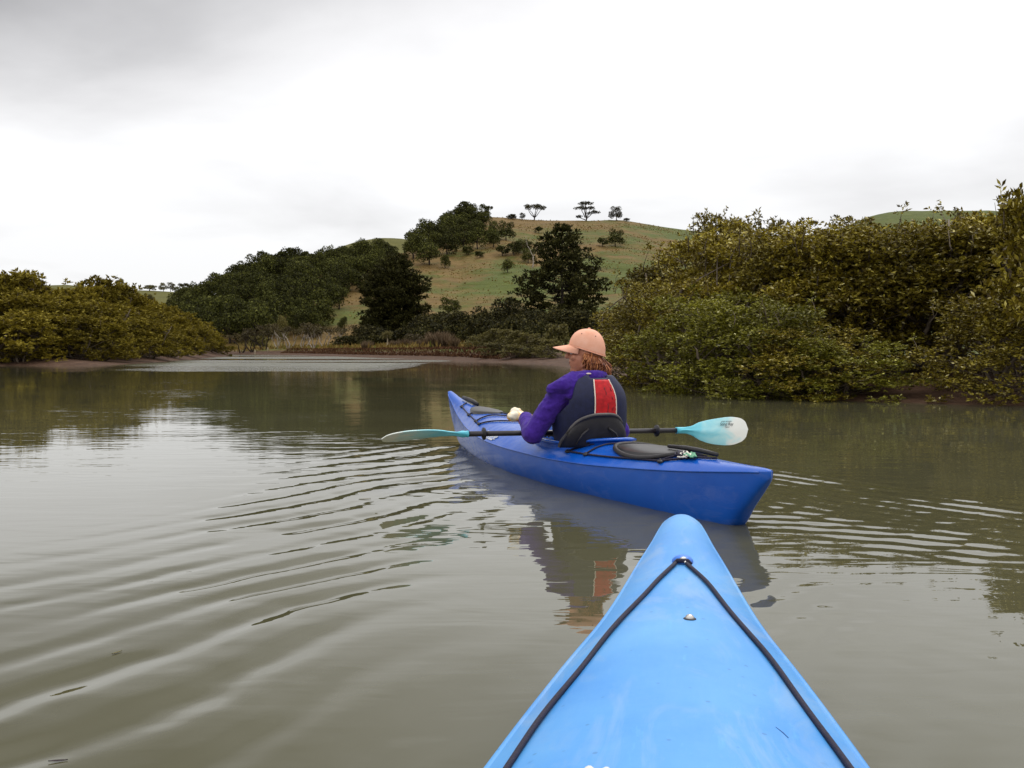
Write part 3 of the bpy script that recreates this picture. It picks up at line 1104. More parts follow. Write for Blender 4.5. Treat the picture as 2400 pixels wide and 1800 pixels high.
def forest():
    r = np.random.default_rng(25)
    pts, wood = [], []
    tries = 0
    while len(pts) < 150 and tries < 20000:
        tries += 1
        px = r.uniform(395, 940); Y = r.uniform(188, 312)
        p = at(px, Y)
        qx, qy = project(*p)
        if not in_poly(qx, qy, FOREST_A):
            continue
        if any((p.x - q.x) ** 2 + (p.y - q.y) ** 2 < 4.6 ** 2 for q in pts):
            continue
        pts.append(p)
        s = r.uniform(2.7, 4.3)
        H = r.uniform(0.85, 1.15)
        e = plant('bush_tree', 'native', int(r.integers(5)), p, (s, s, s * H), r.uniform(0, 6.28), 'native', 'darkbark',
                  'dark evergreen tree deep in the dense wood on the left slope of the hill', 'tree', 'trees of the dense wood on the left slope')
        wood.append((qx, qy, project(p.x, p.y, p.z + s * H * 1.75)[1], e))
    for pick, low, lb in ((lambda w: w[2], False, 'dark tree on the skyline of the left wood, %s from the left'), (lambda w: -w[1], True, 'dark tree along the lower edge of the left wood, %s from the left')):
        chosen = []
        for k in range(18):
            row = [w for w in wood if 395 + k * 30 <= w[0] < 425 + k * 30 and 'deep' in w[3]['label']]
            if row:
                chosen.append(min(row, key=pick))
        for i, w in enumerate(sorted(chosen, key=lambda w: w[0])):
            w[3]['label'] = lb % ORD[i]
    pts = []
    tries = 0
    while len(pts) < 30 and tries < 8000:
        tries += 1
        px = r.uniform(955, 1200); Y = r.uniform(240, 415)
        p = at(px, Y)
        qx, qy = project(*p)
        if not in_poly(qx, qy, FOREST_B):
            continue
        if any((p.x - q.x) ** 2 + (p.y - q.y) ** 2 < 5.2 ** 2 for q in pts):
            continue
        pts.append(p)
        s = r.uniform(3.4, 5.2) * (1.0 if qx < 1120 else 0.70)
        plant('bush_tree', 'native', int(r.integers(5)), p, (s, s, s), r.uniform(0, 6.28), 'native', 'darkbark',
              'dark tree in the clump climbing the hill below the peaked treetop', 'tree', 'trees of the upper clump on the hill')


forest()


def lone():
    r = np.random.default_rng(35)

    def put(name, key, i, px, Y, W, H, leaf, bark, label, cat, group=None, hh=1.75):
        p = at(px, Y)
        return plant(name, key, i, (p.x, p.y, p.z), (W / 2, W / 2, H / hh), r.uniform(0, 6.28), leaf, bark, label, cat, group)
    # the peaked group on the shoulder of the hill
    put('bush_tree', 'upright', 0, 1086, 400, 9.5, 10.0, 'native', 'darkbark', 'tallest peaked dark tree on the shoulder of the hill', 'tree', hh=2.4)
    put('bush_tree', 'upright', 1, 1062, 392, 9.0, 8.0, 'native', 'darkbark', 'dark tree on the left flank of the peaked tree on the hill', 'tree', hh=2.4)
    put('bush_tree', 'upright', 0, 1108, 396, 8.0, 7.5, 'native', 'darkbark', 'dark tree on the right flank of the peaked tree on the hill', 'tree', hh=2.4)
    put('bush_tree', 'native', 1, 1000, 372, 10, 9.5, 'native', 'darkbark', 'rounded dark tree at the top left corner of the upper clump', 'tree')
    put('bush_tree', 'native', 3, 1135, 405, 6, 6.0, 'native', 'darkbark', 'small dark tree right of the peaked tree on the skyline', 'tree')
    # skyline of the main hill
    p = at(1252, 416)
    plant('umbrella_tree', 'umbrella', 0, p, (4.4, 4.4, 4.6), 0.4, 'dark', 'darkbark', 'thin stemmed umbrella shaped tree on the hilltop, left of the three', 'tree')
    p = at(1372, 418)
    plant('layered_tree', 'layered', 0, p, (5.0, 5.0, 4.5), 0.0, 'dark', 'darkbark', 'layered spreading tree in the middle of the hilltop', 'tree')
    put('round_tree', 'native', 2, 1443, 418, 6.6, 5.4, 'dark', 'darkbark', 'small rounded dark tree on the hilltop, right of the three', 'tree')
    put('skyline_shrub', 'shrub', 0, 1199, 408, 5.0, 2.2, 'dark', 'darkbark', 'low dark shrub on the hilltop left of the umbrella tree', 'shrub', hh=1.1)
    put('skyline_shrub', 'upright', 0, 1224, 410, 2.6, 3.0, 'dark', 'darkbark', 'narrow little shrub on the skyline beside the umbrella tree', 'shrub', hh=2.4)
    put('skyline_shrub', 'shrub', 2, 1467, 416, 3.2, 1.5, 'dark', 'darkbark', 'tiny shrub on the skyline right of the rounded tree', 'shrub', hh=1.1)
    p = at(1146, 412)
    plant('umbrella_tree', 'umbrella', 0, p, (1.7, 1.7, 3.2), 1.4, 'dark', 'darkbark', 'tiny flat topped tree on the skyline right of the peaked tree', 'tree')
    # hillside shrubs
    hs = [(1044, at_row(1044, 630), 4.0, 4.2, 'small round tree alone on the grass below the upper clump', 'native', 1.75), (1190, at_row(1190, 640), 4.2, 4.0, 'small dark bush alone in the middle of the grassy slope', 'native', 1.75),
          (1440, at_row(1440, 579), 7.0, 5.5, 'dark bush on the grass below the three hilltop trees', 'native', 1.75), (1412, at_row(1412, 580), 4.5, 3.0, 'low scrub at the left foot of the bush below the hilltop trees', 'shrub', 1.1),
          (1055, at_row(1055, 745), 5.2, 4.2, 'dark bush low on the slope between the two pines', 'native', 1.75), (1205, at_row(1205, 602), 6.0, 4.5, 'dark scrub on the slope left of the bare white tree', 'native', 1.75),
          (1228, at_row(1228, 595), 6.5, 4.6, 'dark scrub just above the bare white tree', 'native', 1.75), (1178, at_row(1178, 600), 5.0, 3.2, 'low scrub left of the bare white tree', 'shrub', 1.1), (1150, at_row(1150, 562), 5.5, 3.5, 'scrub on the open spur right of the upper clump', 'shrub', 1.1),
          (1098, at_row(1098, 600), 4.6, 2.8, 'low scrub below the right end of the upper clump', 'shrub', 1.1), (1125, at_row(1125, 606), 3.6, 2.2, 'small scrub patch left of the small dark bush', 'shrub', 1.1),
          (1262, at_row(1262, 548), 4.0, 2.4, 'faint scrub high on the slope under the umbrella tree', 'shrub', 1.1), (1237, at_row(1237, 618), 5.5, 4.2, 'dark tree directly behind the bare white tree', 'native', 1.75)]
    for i, (px, Y, W, H, lb, key, hh) in enumerate(hs):
        put('hillside_bush', key, i, px, Y, W, H, 'native', 'darkbark', lb, 'bush', 'bushes on the grassy slope', hh)
    put('oval_bush', 'upright', 1, 803, at_row(803, 784), 2.3, 3.4, 'native', 'darkbark', 'dark oval bush on the brown spur left of the full pine', 'bush', hh=2.4)
    put('spur_bush', 'native', 2, 735, at_row(735, 793), 5.0, 4.6, 'native', 'darkbark', 'dark bush at the foot of the brown spur', 'bush')
    put('pale_tree', 'upright', 0, 664, 186, 2.4, 6.2, 'olive', 'darkbark', 'pale green narrow tree against the dark wood', 'tree', hh=2.4)
    # far left skyline
    for i, (px, Y, W, H, lb, key, hh) in enumerate([(284, 596, 5.5, 6.5, 'lone round tree on the far left skyline', 'native', 1.75), (353, 596, 9.5, 3.2, 'low wide clump on the far left skyline', 'shrub', 1.1), (385, 598, 6.0, 4.8, 'left one of the pair of trees on the far left skyline', 'native', 1.75),
                                                    (402, 600, 6.0, 5.2, 'right one of the pair of trees on the far left skyline', 'native', 1.75), (352, 520, 6, 4.5, 'dark bush on the distant slope at the left', 'shrub', 1.1)]):
        put('distant_tree', key, i, px, Y, W, H, 'olive', 'darkbark', lb, 'tree', 'trees on the far left skyline', hh)
    p = at(434, 560)
    plant('umbrella_tree', 'umbrella', 0, p, (3.2, 3.2, 6.0), 0.4, 'dark', 'darkbark', 'flat topped tree on the far left skyline next to the dark wood', 'tree')
    # pines
    p = at(1312, 150)
    plant('pine_tree', 'pine_wide', 0, (p.x, p.y, p.z), (1.15, 1.15, 1.0), 0.3, 'pine', 'darkbark', 'spreading dark pine with tiered branches in front of the hill', 'tree')
    p = at(925, 165)
    plant('pine_tree', 'pine_full', 0, (p.x, p.y, p.z), (1, 1, 0.93), 1.3, 'pine', 'darkbark', 'full dense dark pine left of the grassy slope', 'tree')
    # bare white tree on the slope
    mb = MB()
    limb(mb, (0, 0, -0.3), (0.3, 0, 3.2), 0.22, 0.16, r, 0.02, 5, 7)
    limb(mb, (0.3, 0, 3.1), (-1.3, 0, 6.2), 0.13, 0.07, r, 0.06, 5, 6)
    limb(mb, (-1.3, 0, 6.2), (-1.7, 0, 9.2), 0.07, 0.03, r, 0.05, 4, 5)
    limb(mb, (-1.3, 0, 6.2), (-0.5, 0.2, 8.4), 0.05, 0.02, r, 0.08, 4, 5)
    limb(mb, (0.3, 0, 3.2), (1.2, 0, 5.6), 0.12, 0.06, r, 0.05, 4, 6)
    limb(mb, (1.2, 0, 5.6), (1.0, 0, 7.6), 0.05, 0.03, r, 0.05, 3, 5)
    limb(mb, (1.2, 0, 5.6), (2.0, 0, 7.0), 0.05, 0.02, r, 0.05, 3, 5)
    p = at(1247, at_row(1247, 630))
    e = empty('bare_tree', p)
    e.scale = (p.y / 280, p.y / 280, p.y / 280)
    mb.build('trunk', M['deadwood'], e)
    tag(e, 'bare white dead tree with forked limbs beside the spreading pine', 'tree')
    # dark shrubs along the foot of the hill
    hedge = [(852, 158, 6, 3.6), (880, 150, 6, 3.4), (985, 142, 6, 4.4), (1018, 138, 6.5, 4.6), (1050, 134, 6.5, 4.4), (1082, 132, 6.0, 4.5), (1112, 130, 6.0, 4.3), (1140, 134, 6.0, 4.8), (1170, 138, 6.5, 6.2), (1200, 142, 6.5, 5.8), (1232, 132, 6, 4.8),
             (1262, 128, 6, 4.7), (1292, 126, 6, 4.6), (1325, 128, 6.5, 4.8), (1358, 126, 6.5, 4.8), (1392, 124, 6.5, 4.6), (1425, 120, 6.5, 4.4), (960, 128, 4.5, 2.4), (1000, 120, 4.5, 2.6), (1040, 112, 4.6, 2.7), (1085, 106, 4.6, 2.6), (1130, 100, 4.5, 2.6), (1175, 96, 4.4, 2.6), (1220, 92, 4.4, 2.6), (1262, 88, 4.2, 2.5)]
    for i, (px, Y, W, H) in enumerate(hedge):  # noqa
        back = i < 17
        put('bank_shrub', 'native' if back else 'shrub', i, px, Y, W, H, 'dark', 'darkbark',
            ('tall dark shrub in the thicket at the foot of the hill, %s from the left' if back else 'lower dark shrub in front of the thicket, %s from the left') % ORD[i if back else i - 17],
            'shrub', 'dark thicket along the foot of the hill', 1.75 if back else 1.1)
    put('olive_shrub', 'shrub', 1, 1302, 66, 2.1, 1.7, 'olive', 'bark', 'brownish olive shrub just above the brim of the cap', 'shrub', hh=1.1)
    # low mangroves on the mud point left of the paddler
    lowm = [(1118, 76, 0.9), (1142, 73, 1.15), (1166, 71, 1.3), (1190, 69, 1.25), (1215, 66, 1.2), (1240, 64, 1.15), (1266, 61, 1.1), (1292, 58, 1.0), (1158, 66, 0.8), (1206, 62, 0.75)]
    for i, (px, Y, H) in enumerate(lowm):
        p = at(px, Y + 1)
        plant('low_mangrove', 'mangrove_far', i, (p.x, p.y, p.z), (0.62, 0.62, H / 3.3), r.uniform(0, 6.28), 'olive', 'bark',
              ('knee high mangrove on the mud point left of the paddler, %s from the left' % ORD[i]) if i < 8 else ('tiny mangrove at the water on the mud point, %s of two' % ('left', 'right')[i - 8]), 'mangrove', 'low mangroves on the mud point')
    # scrubby grey trees and dead stems on the far flat
    sc = [(565, 172, 1.9), (592, 170, 2.1), (622, 170, 2.3), (650, 168, 2.2), (676, 160, 2.2), (706, 158, 2.1), (735, 156, 2.1), (765, 154, 2.0), (790, 152, 1.9)]
    for i, (px, Y, s) in enumerate(sc):
        p = at(px, Y)
        plant('scrub_tree', 'bare', i, (p.x, p.y, p.z), (s, s, s * 0.95), r.uniform(0, 6.28), 'scrub', 'deadwood' if i >= 3 else 'darkbark',
              'brownish scrub tree with bare stems on the far flat, %s from the left' % ORD[i], 'tree', 'scrub trees on the far flat')
    for i, (px, Y, W, H, lb) in enumerate([(815, 148, 5.5, 2.0, 'low dark bush on the far bank left of the full pine'), (870, 140, 4.0, 1.8, 'low dark bush on the far bank under the full pine'), (610, 178, 4.5, 2.8, 'green bush at the edge of the wood above the far flat')]):
        put('bank_bush', 'shrub', i, px, Y, W, H, 'dark' if i < 2 else 'olive', 'darkbark', lb, 'bush', None, 1.1)
    p = at(907, 119)
    plant('cabbage_tree', 'cabbage', 0, p, (1.05, 1.05, 1.05), 0.3, 'cabbage', 'post', 'small pale cabbage tree with a thin trunk on the far bank', 'tree')
    put('pale_shrub', 'shrub', 3, 975, 116, 3.4, 1.6, 'scrub', 'bark', 'pale loose shrub on the far bank right of the cabbage tree', 'shrub', hh=1.1)
    tus = [(862, 114, 1.1), (858, 111, 0.9), (925, 108, 1.0), (948, 106, 1.2), (972, 103, 1.0), (995, 101, 1.1), (1018, 94, 1.6), (1030, 93, 1.7), (1043, 92, 1.5), (1062, 91, 1.1)]
    for i, (px, Y, s) in enumerate(tus):
        p = at(px, Y)
        plant('tussock', 'tussock', i, (p.x, p.y, p.z - 0.05), (s, s, s), r.uniform(0, 6.28), 'tussock', 'bark',
              'pinkish dry tussock on the far bank, %s from the left' % ORD[i], 'grass tussock', 'tussocks on the far bank')
    # two posts on the far flat
    for px, Y, lb in ((598, 160, 'left one of two pale wooden posts on the far mud flat'), (628, 161, 'right one of two pale wooden posts on the far mud flat')):
        p = at(px, Y)
        mb = MB()
        mb.tube([(0, 0, -0.3), (0.01, 0, 0.75), (0.02, 0, 0.8)], [0.10, 0.095, 0.06], 8)
        o = mb.build('wooden_post', M['post'])
        o.location = p
        tag(o, lb, 'post', 'posts on the far flat')


lone()


def ground_cover():
    r = np.random.default_rng(45)
    # rushes on the cut bank along the far shore
    ed = [wp(640, 831.5), wp(700, 832.5), wp(855, 838), wp(960, 841), wp(1067, 845.5), wp(1130, 848)]
    P, L = [], []
    seg = [np.hypot(b[0] - a[0], b[1] - a[1]) for a, b in zip(ed, ed[1:])]
    for (a, b), s in zip(zip(ed, ed[1:]), seg):
        n = int(s * 95)
        t = r.random(n)
        x = a[0] + (b[0] - a[0]) * t; y = a[1] + (b[1] - a[1]) * t
        nx, ny = -(b[1] - a[1]) / s, (b[0] - a[0]) / s
        if ny < 0: nx, ny = -nx, -ny
        off = 1.1 + 2.4 * r.random(n) ** 1.5
        P.append(np.stack([x + nx * off, y + ny * off], 1)); L.append(r.uniform(0.12, 0.34, n))
    P = np.concatenate(P); L = np.concatenate(L)
    z = ground(P[:, 0], P[:, 1])
    ax = unit(np.stack([r.normal(size=len(P)) * 0.35, r.normal(size=len(P)) * 0.35 - 0.25, np.ones(len(P))], 1))
    base = np.stack([P[:, 0], P[:, 1], z - 0.05], 1)
    tag(link('rushes', quad_mesh('rushes', *leaf_arrays(base + ax * L[:, None] * 0.5, ax, L, 0.10, 0.05, r)), M['rush']),
        'reddish brown rushes along the cut far bank', 'rushes', kind='stuff')
    # rank dry grass on the slopes
    n = 26000
    px = r.uniform(700, 1720, n); Y = 175 + 245 * np.sqrt(r.random(n))
    x = (px - 1200) / FPX * Y
    keep = fbm(x, Y, 30, 77) + r.normal(size=n) * 0.25 > 0.02
    x, Y = x[keep], Y[keep]
    z = ground(x, Y)
    ax = unit(np.stack([r.normal(size=len(x)) * 0.5, r.normal(size=len(x)) * 0.5, np.ones(len(x))], 1))
    L = r.uniform(0.25, 0.6, len(x))
    base = np.stack([x, Y, z - 0.12], 1)
    tag(link('pasture_grass', quad_mesh('pasture_grass', *leaf_arrays(base + ax * L[:, None] * 0.4, ax, L, L * 0.9, 0.1, r)), M['grassblade']),
        'rank dry tufts of grass scattered over the hill pasture', 'grass', kind='stuff')
    # grass and rushes on the flats behind the shore
    n = 9000
    px = r.uniform(420, 1300, n); Y = r.uniform(90, 190, n)
    x = (px - 1200) / FPX * Y
    d = river_distance(x, Y)
    k = d > 2.5
    x, Y = x[k], Y[k]
    z = ground(x, Y)
    L = r.uniform(0.3, 0.9, len(x))
    ax = unit(np.stack([r.normal(size=len(x)) * 0.35, r.normal(size=len(x)) * 0.35, np.ones(len(x))], 1))
    tag(link('flat_grass', quad_mesh('flat_grass', *leaf_arrays(np.stack([x, Y, z], 1) + ax * L[:, None] * 0.45, ax, L, 0.22, 0.1, r)), M['grassblade']),
        'rough grass on the flats behind the far shore', 'grass', kind='stuff')


ground_cover()

# ------------------------------------------------------------------ kayaks
def plastic(name, col, worn, rough=0.32, scratch=0.5, spec=0.5):
    t = NT(name)
    o = t.obj()
    n1 = t.noise(o, 3.0, 5, 0.6)
    n2 = t.noise(t.mapping(o, (14, 2.2, 14)), 3.0, 5, 0.7)
    base = t.mix(t.ramp(n1, [(0.35, (0, 0, 0)), (0.75, (1, 1, 1))]), col, worn)
    sc = t.ramp(n2, [(0.60, (0, 0, 0)), (0.72, (1, 1, 1))])
    light = tuple(min(1, c * 1.25 + 0.05) for c in worn)
    base = t.mix(t.math('MULTIPLY', sc, 0.28 * scratch), base, light)
    grit = t.ramp(t.noise(o, 38, 3, 0.7), [(0.70, (0, 0, 0)), (0.76, (1, 1, 1))])
    base = t.mix(t.math('MULTIPLY', grit, 0.35 * scratch), base, tuple(c * 0.55 for c in col))
    smear = t.ramp(t.noise(t.mapping(o, (3, 1.2, 3)), 2.4, 6, 0.7, 1.2), [(0.50, (0, 0, 0)), (0.66, (1, 1, 1))])
    base = t.mix(t.math('MULTIPLY', smear, 0.42 * scratch), base, tuple(0.55 * c + 0.45 * 0.42 for c in worn))      # dried silt
    drops = t.N.new('ShaderNodeTexVoronoi'); drops.inputs['Scale'].default_value = 26
    t.L.new(o, drops.inputs['Vector'])
    spot = t.ramp(drops.outputs['Distance'], [(0.06, (1, 1, 1)), (0.10, (0, 0, 0))])
    base = t.mix(t.math('MULTIPLY', spot, 0.45 * scratch), base, tuple(c * 0.5 for c in col))
    t.L.new(base, t.b.inputs['Base Color'])
    t.L.new(t.math('MULTIPLY_ADD', n2, 0.22, rough - 0.08), t.b.inputs['Roughness'])
    t.b.inputs['Specular IOR Level'].default_value = spec
    nrm = t.bump(t.noise(o, 120, 3, 0.6), 0.08, 0.002)
    nrm = t.bump(t.noise(o, 2.6, 3, 0.5), 0.35, 0.03, nrm)
    nrm = t.bump(t.noise(o, 14, 3, 0.6), 0.12, 0.008, nrm)
    t.L.new(nrm, t.b.inputs['Normal'])
    return t.m


M['blue_far'] = plastic('blue_kayak_plastic', (0.001, 0.076, 0.42), (0.003, 0.096, 0.48), 0.20, 0.35)
M['blue_near'] = plastic('sun_faded_blue_plastic', (0.044, 0.245, 0.62), (0.105, 0.34, 0.66), 0.40, 1.0, 0.4)
M['black'] = plain('black_rubber', (0.016, 0.014, 0.016), 0.5, 0.4, 0.3, 30, 0.2)
M['grey_rubber'] = plain('grey_rubber', (0.060, 0.052, 0.050), 0.45, 0.5, 0.3, 12, 0.2)
M['hatch'] = plain('hatch_rubber', (0.020, 0.018, 0.018), 0.4, 0.5, 0.35, 9, 0.2)
M['cord'] = plain('dark_cord', (0.014, 0.011, 0.030), 0.6, 0.3, 0.3, 160, 0.6)
M['steel'] = plain('steel', (0.55, 0.53, 0.50), 0.25, 0.5, 0.15, 30, 0.0, 1.0)
M['cream'] = plain('cream_plastic', (0.72, 0.68, 0.58), 0.4, 0.5, 0.08, 30)
M['fitting_blue'] = plain('blue_fitting', (0.02, 0.16, 0.62), 0.3, 0.5, 0.1, 30)


class Hull:
    """lofted kayak shell; local y runs forward, x to the right, z = 0 is the waterline"""
    def __init__(s, ys, B, Sh, K, D, p, y0, e1=0.5, e2=0.95):
        s.ys, s.B, s.S, s.K, s.D = [np.array(q, float) for q in (ys, B, Sh, K, D)]
        s.p, s.y0, s.e1, s.e2 = p, y0, e1, e2

    def at(s, y):
        return (interp(s.ys, s.B, y), interp(s.ys, s.S, y), interp(s.ys, s.K, y), interp(s.ys, s.D, y))

    def deck(s, t, f, lift=0.0):
        B, Sh, K, D = [float(q) for q in s.at(np.array([t]))[:4]]
        return Vector((B * f, t - s.y0, Sh + D * (1 - abs(f) ** s.p) + lift))

    def meshes(s, n, cock=None, ends=None):
        a, b = s.ys[0], s.ys[-1]
        u = (1 - np.cos(np.linspace(0, math.pi, n))) / 2
        y = a + (b - a) * (0.55 * u + 0.45 * np.linspace(0, 1, n))
        B, Sh, K, D = s.at(y)
        m = 33
        th = np.linspace(0, math.pi, m)
        c, sn = np.cos(th), np.sin(th)
        hx = B[:, None] * (np.sign(c) * np.abs(c) ** s.e1)[None]
        hz = Sh[:, None] - (Sh - K)[:, None] * (np.abs(sn) ** s.e2)[None]
        hv = np.stack([hx, np.repeat(y[:, None] - s.y0, m, 1), hz], 2).reshape(-1, 3)
        q = grid_quads(m, n)
        hull = (hv, q)
        k = 41
        f = np.sin(np.linspace(math.pi / 2, -math.pi / 2, k))
        dx = B[:, None] * f[None]
        dz = Sh[:, None] + D[:, None] * (1 - np.abs(f) ** s.p)[None]
        dv = np.stack([dx, np.repeat(y[:, None] - s.y0, k, 1), dz], 2).reshape(-1, 3)
        dq = grid_quads(k, n)[:, ::-1]
        if cock:
            cy, ry, rx = cock
            cc = dv[dq].mean(1)
            keep = ((cc[:, 0] / rx) ** 2 + ((cc[:, 1] + s.y0 - cy) / ry) ** 2) > 1.0
            dq = dq[keep]
        return hull, (dv, dq)

    def coaming(s, cy, ry, rx, rise=0.03, lip=0.03):
        """raised rim round the cockpit, swept along an ellipse"""
        prof = [(-0.004, -0.09), (-0.004, rise), (lip * 0.5, rise + 0.008), (lip, rise + 0.002), (lip, rise - 0.008), (0.012, rise - 0.010), (0.016, -0.03)]
        n = 72
        vs, fs = [], []
        for i in range(n):
            an = 2 * math.pi * i / n
            ox, oy = rx * math.cos(an), ry * math.sin(an)
            nx, ny = math.cos(an) / rx, math.sin(an) / ry
            l = math.hypot(nx, ny); nx, ny = nx / l, ny / l
            t = cy + oy
            B = float(interp(s.ys, s.B, np.array([t]))[0])
            z = s.deck(t, min(0.95, abs(ox) / B)).z
            for (o, h) in prof:
                vs.append((ox + nx * o, t + ny * o - s.y0, z + h))
        m = len(prof)
        for i in range(n):
            j = (i + 1) % n
            for k in range(m - 1):
                fs.append((i * m + k, j * m + k, j * m + k + 1, i * m + k + 1))
        mb = MB(); mb.add(vs, fs)
        return mb

    def tub(s, cy, ry, rx, floor=0.03):
        n = 48
        vs, fs = [], []
        for i in range(n):
            an = 2 * math.pi * i / n
            ox, oy = rx * math.cos(an), ry * math.sin(an)
            t = cy + oy
            B = float(interp(s.ys, s.B, np.array([t]))[0])
            z = s.deck(t, min(0.95, abs(ox) / B)).z
            for (sc, zz) in ((0.985, z - 0.02), (1.0, z - 0.08), (0.9, floor + 0.02), (0.8, floor)):
                vs.append((ox * sc, cy + oy * sc - s.y0, zz))
        for i in range(n):
            j = (i + 1) % n
            for k in range(3):
                fs.append((i * 4 + k, i * 4 + k + 1, j * 4 + k + 1, j * 4 + k))
        fs.append(tuple(i * 4 + 3 for i in range(n)))
        mb = MB(); mb.add(vs, fs)
        return mb


def cord_on(h, pts, rad=0.004, lift=0.006, n=8, wig=0.0, seed=1):
    """a cord laid on the deck through (t, f) points"""
    r = np.random.default_rng(seed)
    P = []
    for (a, b) in zip(pts, pts[1:]):
        for k in range(n):
            u = k / n
            p = h.deck(a[0] + (b[0] - a[0]) * u, a[1] + (b[1] - a[1]) * u, lift)
            P.append(p + Vector((r.normal() * wig, 0, 0)))
    P.append(h.deck(pts[-1][0], pts[-1][1], lift))
    mb = MB(); mb.tube(P, rad, 7)
    return mb


def oval_on(h, cy, ry, rx, z_up, rim=0.012, crown=0.012):
    """domed oval hatch cover sitting on the deck"""
    n, m = 48, 7
    vs, fs = [], []
    prof = [(1.0, -0.02), (1.0, z_up * 0.5), (0.985, z_up * 0.5), (0.985, z_up), (0.95, z_up + rim * .4), (0.80, z_up + rim * .4 + crown * .5), (0.4, z_up + rim * .4 + crown)]
    zc = h.deck(cy, 0).z
    for i in range(n):
        an = 2 * math.pi * i / n
        for (sc, zz) in prof:
            t = cy + ry * math.sin(an) * sc
            x = rx * math.cos(an) * sc
            B = float(interp(h.ys, h.B, np.array([t]))[0])
            zd = 0.5 * h.deck(t, min(0.98, abs(x) / B)).z + 0.5 * h.deck(t, 0).z
            vs.append((x, t - h.y0, zd + zz))
    k = len(prof)
    for i in range(n):
        j = (i + 1) % n
        for q in range(k - 1):
            fs.append((i * k + q, j * k + q, j * k + q + 1, i * k + q + 1))
    fs.append(tuple(i * k + k - 1 for i in range(n)))
    mb = MB(); mb.add(vs, fs)
    return mb


# ---- the paddler's kayak
FAR_Y0 = 2.0
far_h = Hull(
    ys=[-0.262, -0.255, -0.235, -0.10, 0.0, 0.30, 0.66, 1.10, 1.56, 2.0, 2.4, 2.8, 3.2, 3.6, 3.9, 4.15, 4.30, 4.345, 4.35],
    B=[0.0, 0.016, 0.026, 0.055, 0.080, 0.140, 0.205, 0.270, 0.315, 0.325, 0.310, 0.270, 0.210, 0.140, 0.088, 0.048, 0.028, 0.014, 0.0],
    Sh=[0.258, 0.258, 0.257, 0.245, 0.235, 0.208, 0.184, 0.162, 0.155, 0.155, 0.158, 0.168, 0.190, 0.230, 0.280, 0.345, 0.395, 0.410, 0.411],
    K=[0.232, 0.225, 0.205, 0.075, -0.02, -0.07, -0.09, -0.10, -0.10, -0.10, -0.10, -0.09, -0.075, -0.04, -0.005, 0.14, 0.32, 0.398, 0.405],
    D=[0.004, 0.006, 0.010, 0.022, 0.030, 0.055, 0.075, 0.085, 0.090, 0.100, 0.110, 0.112, 0.105, 0.080, 0.055, 0.030, 0.012, 0.005, 0.002],
    p=2.6, y0=FAR_Y0, e1=0.50)


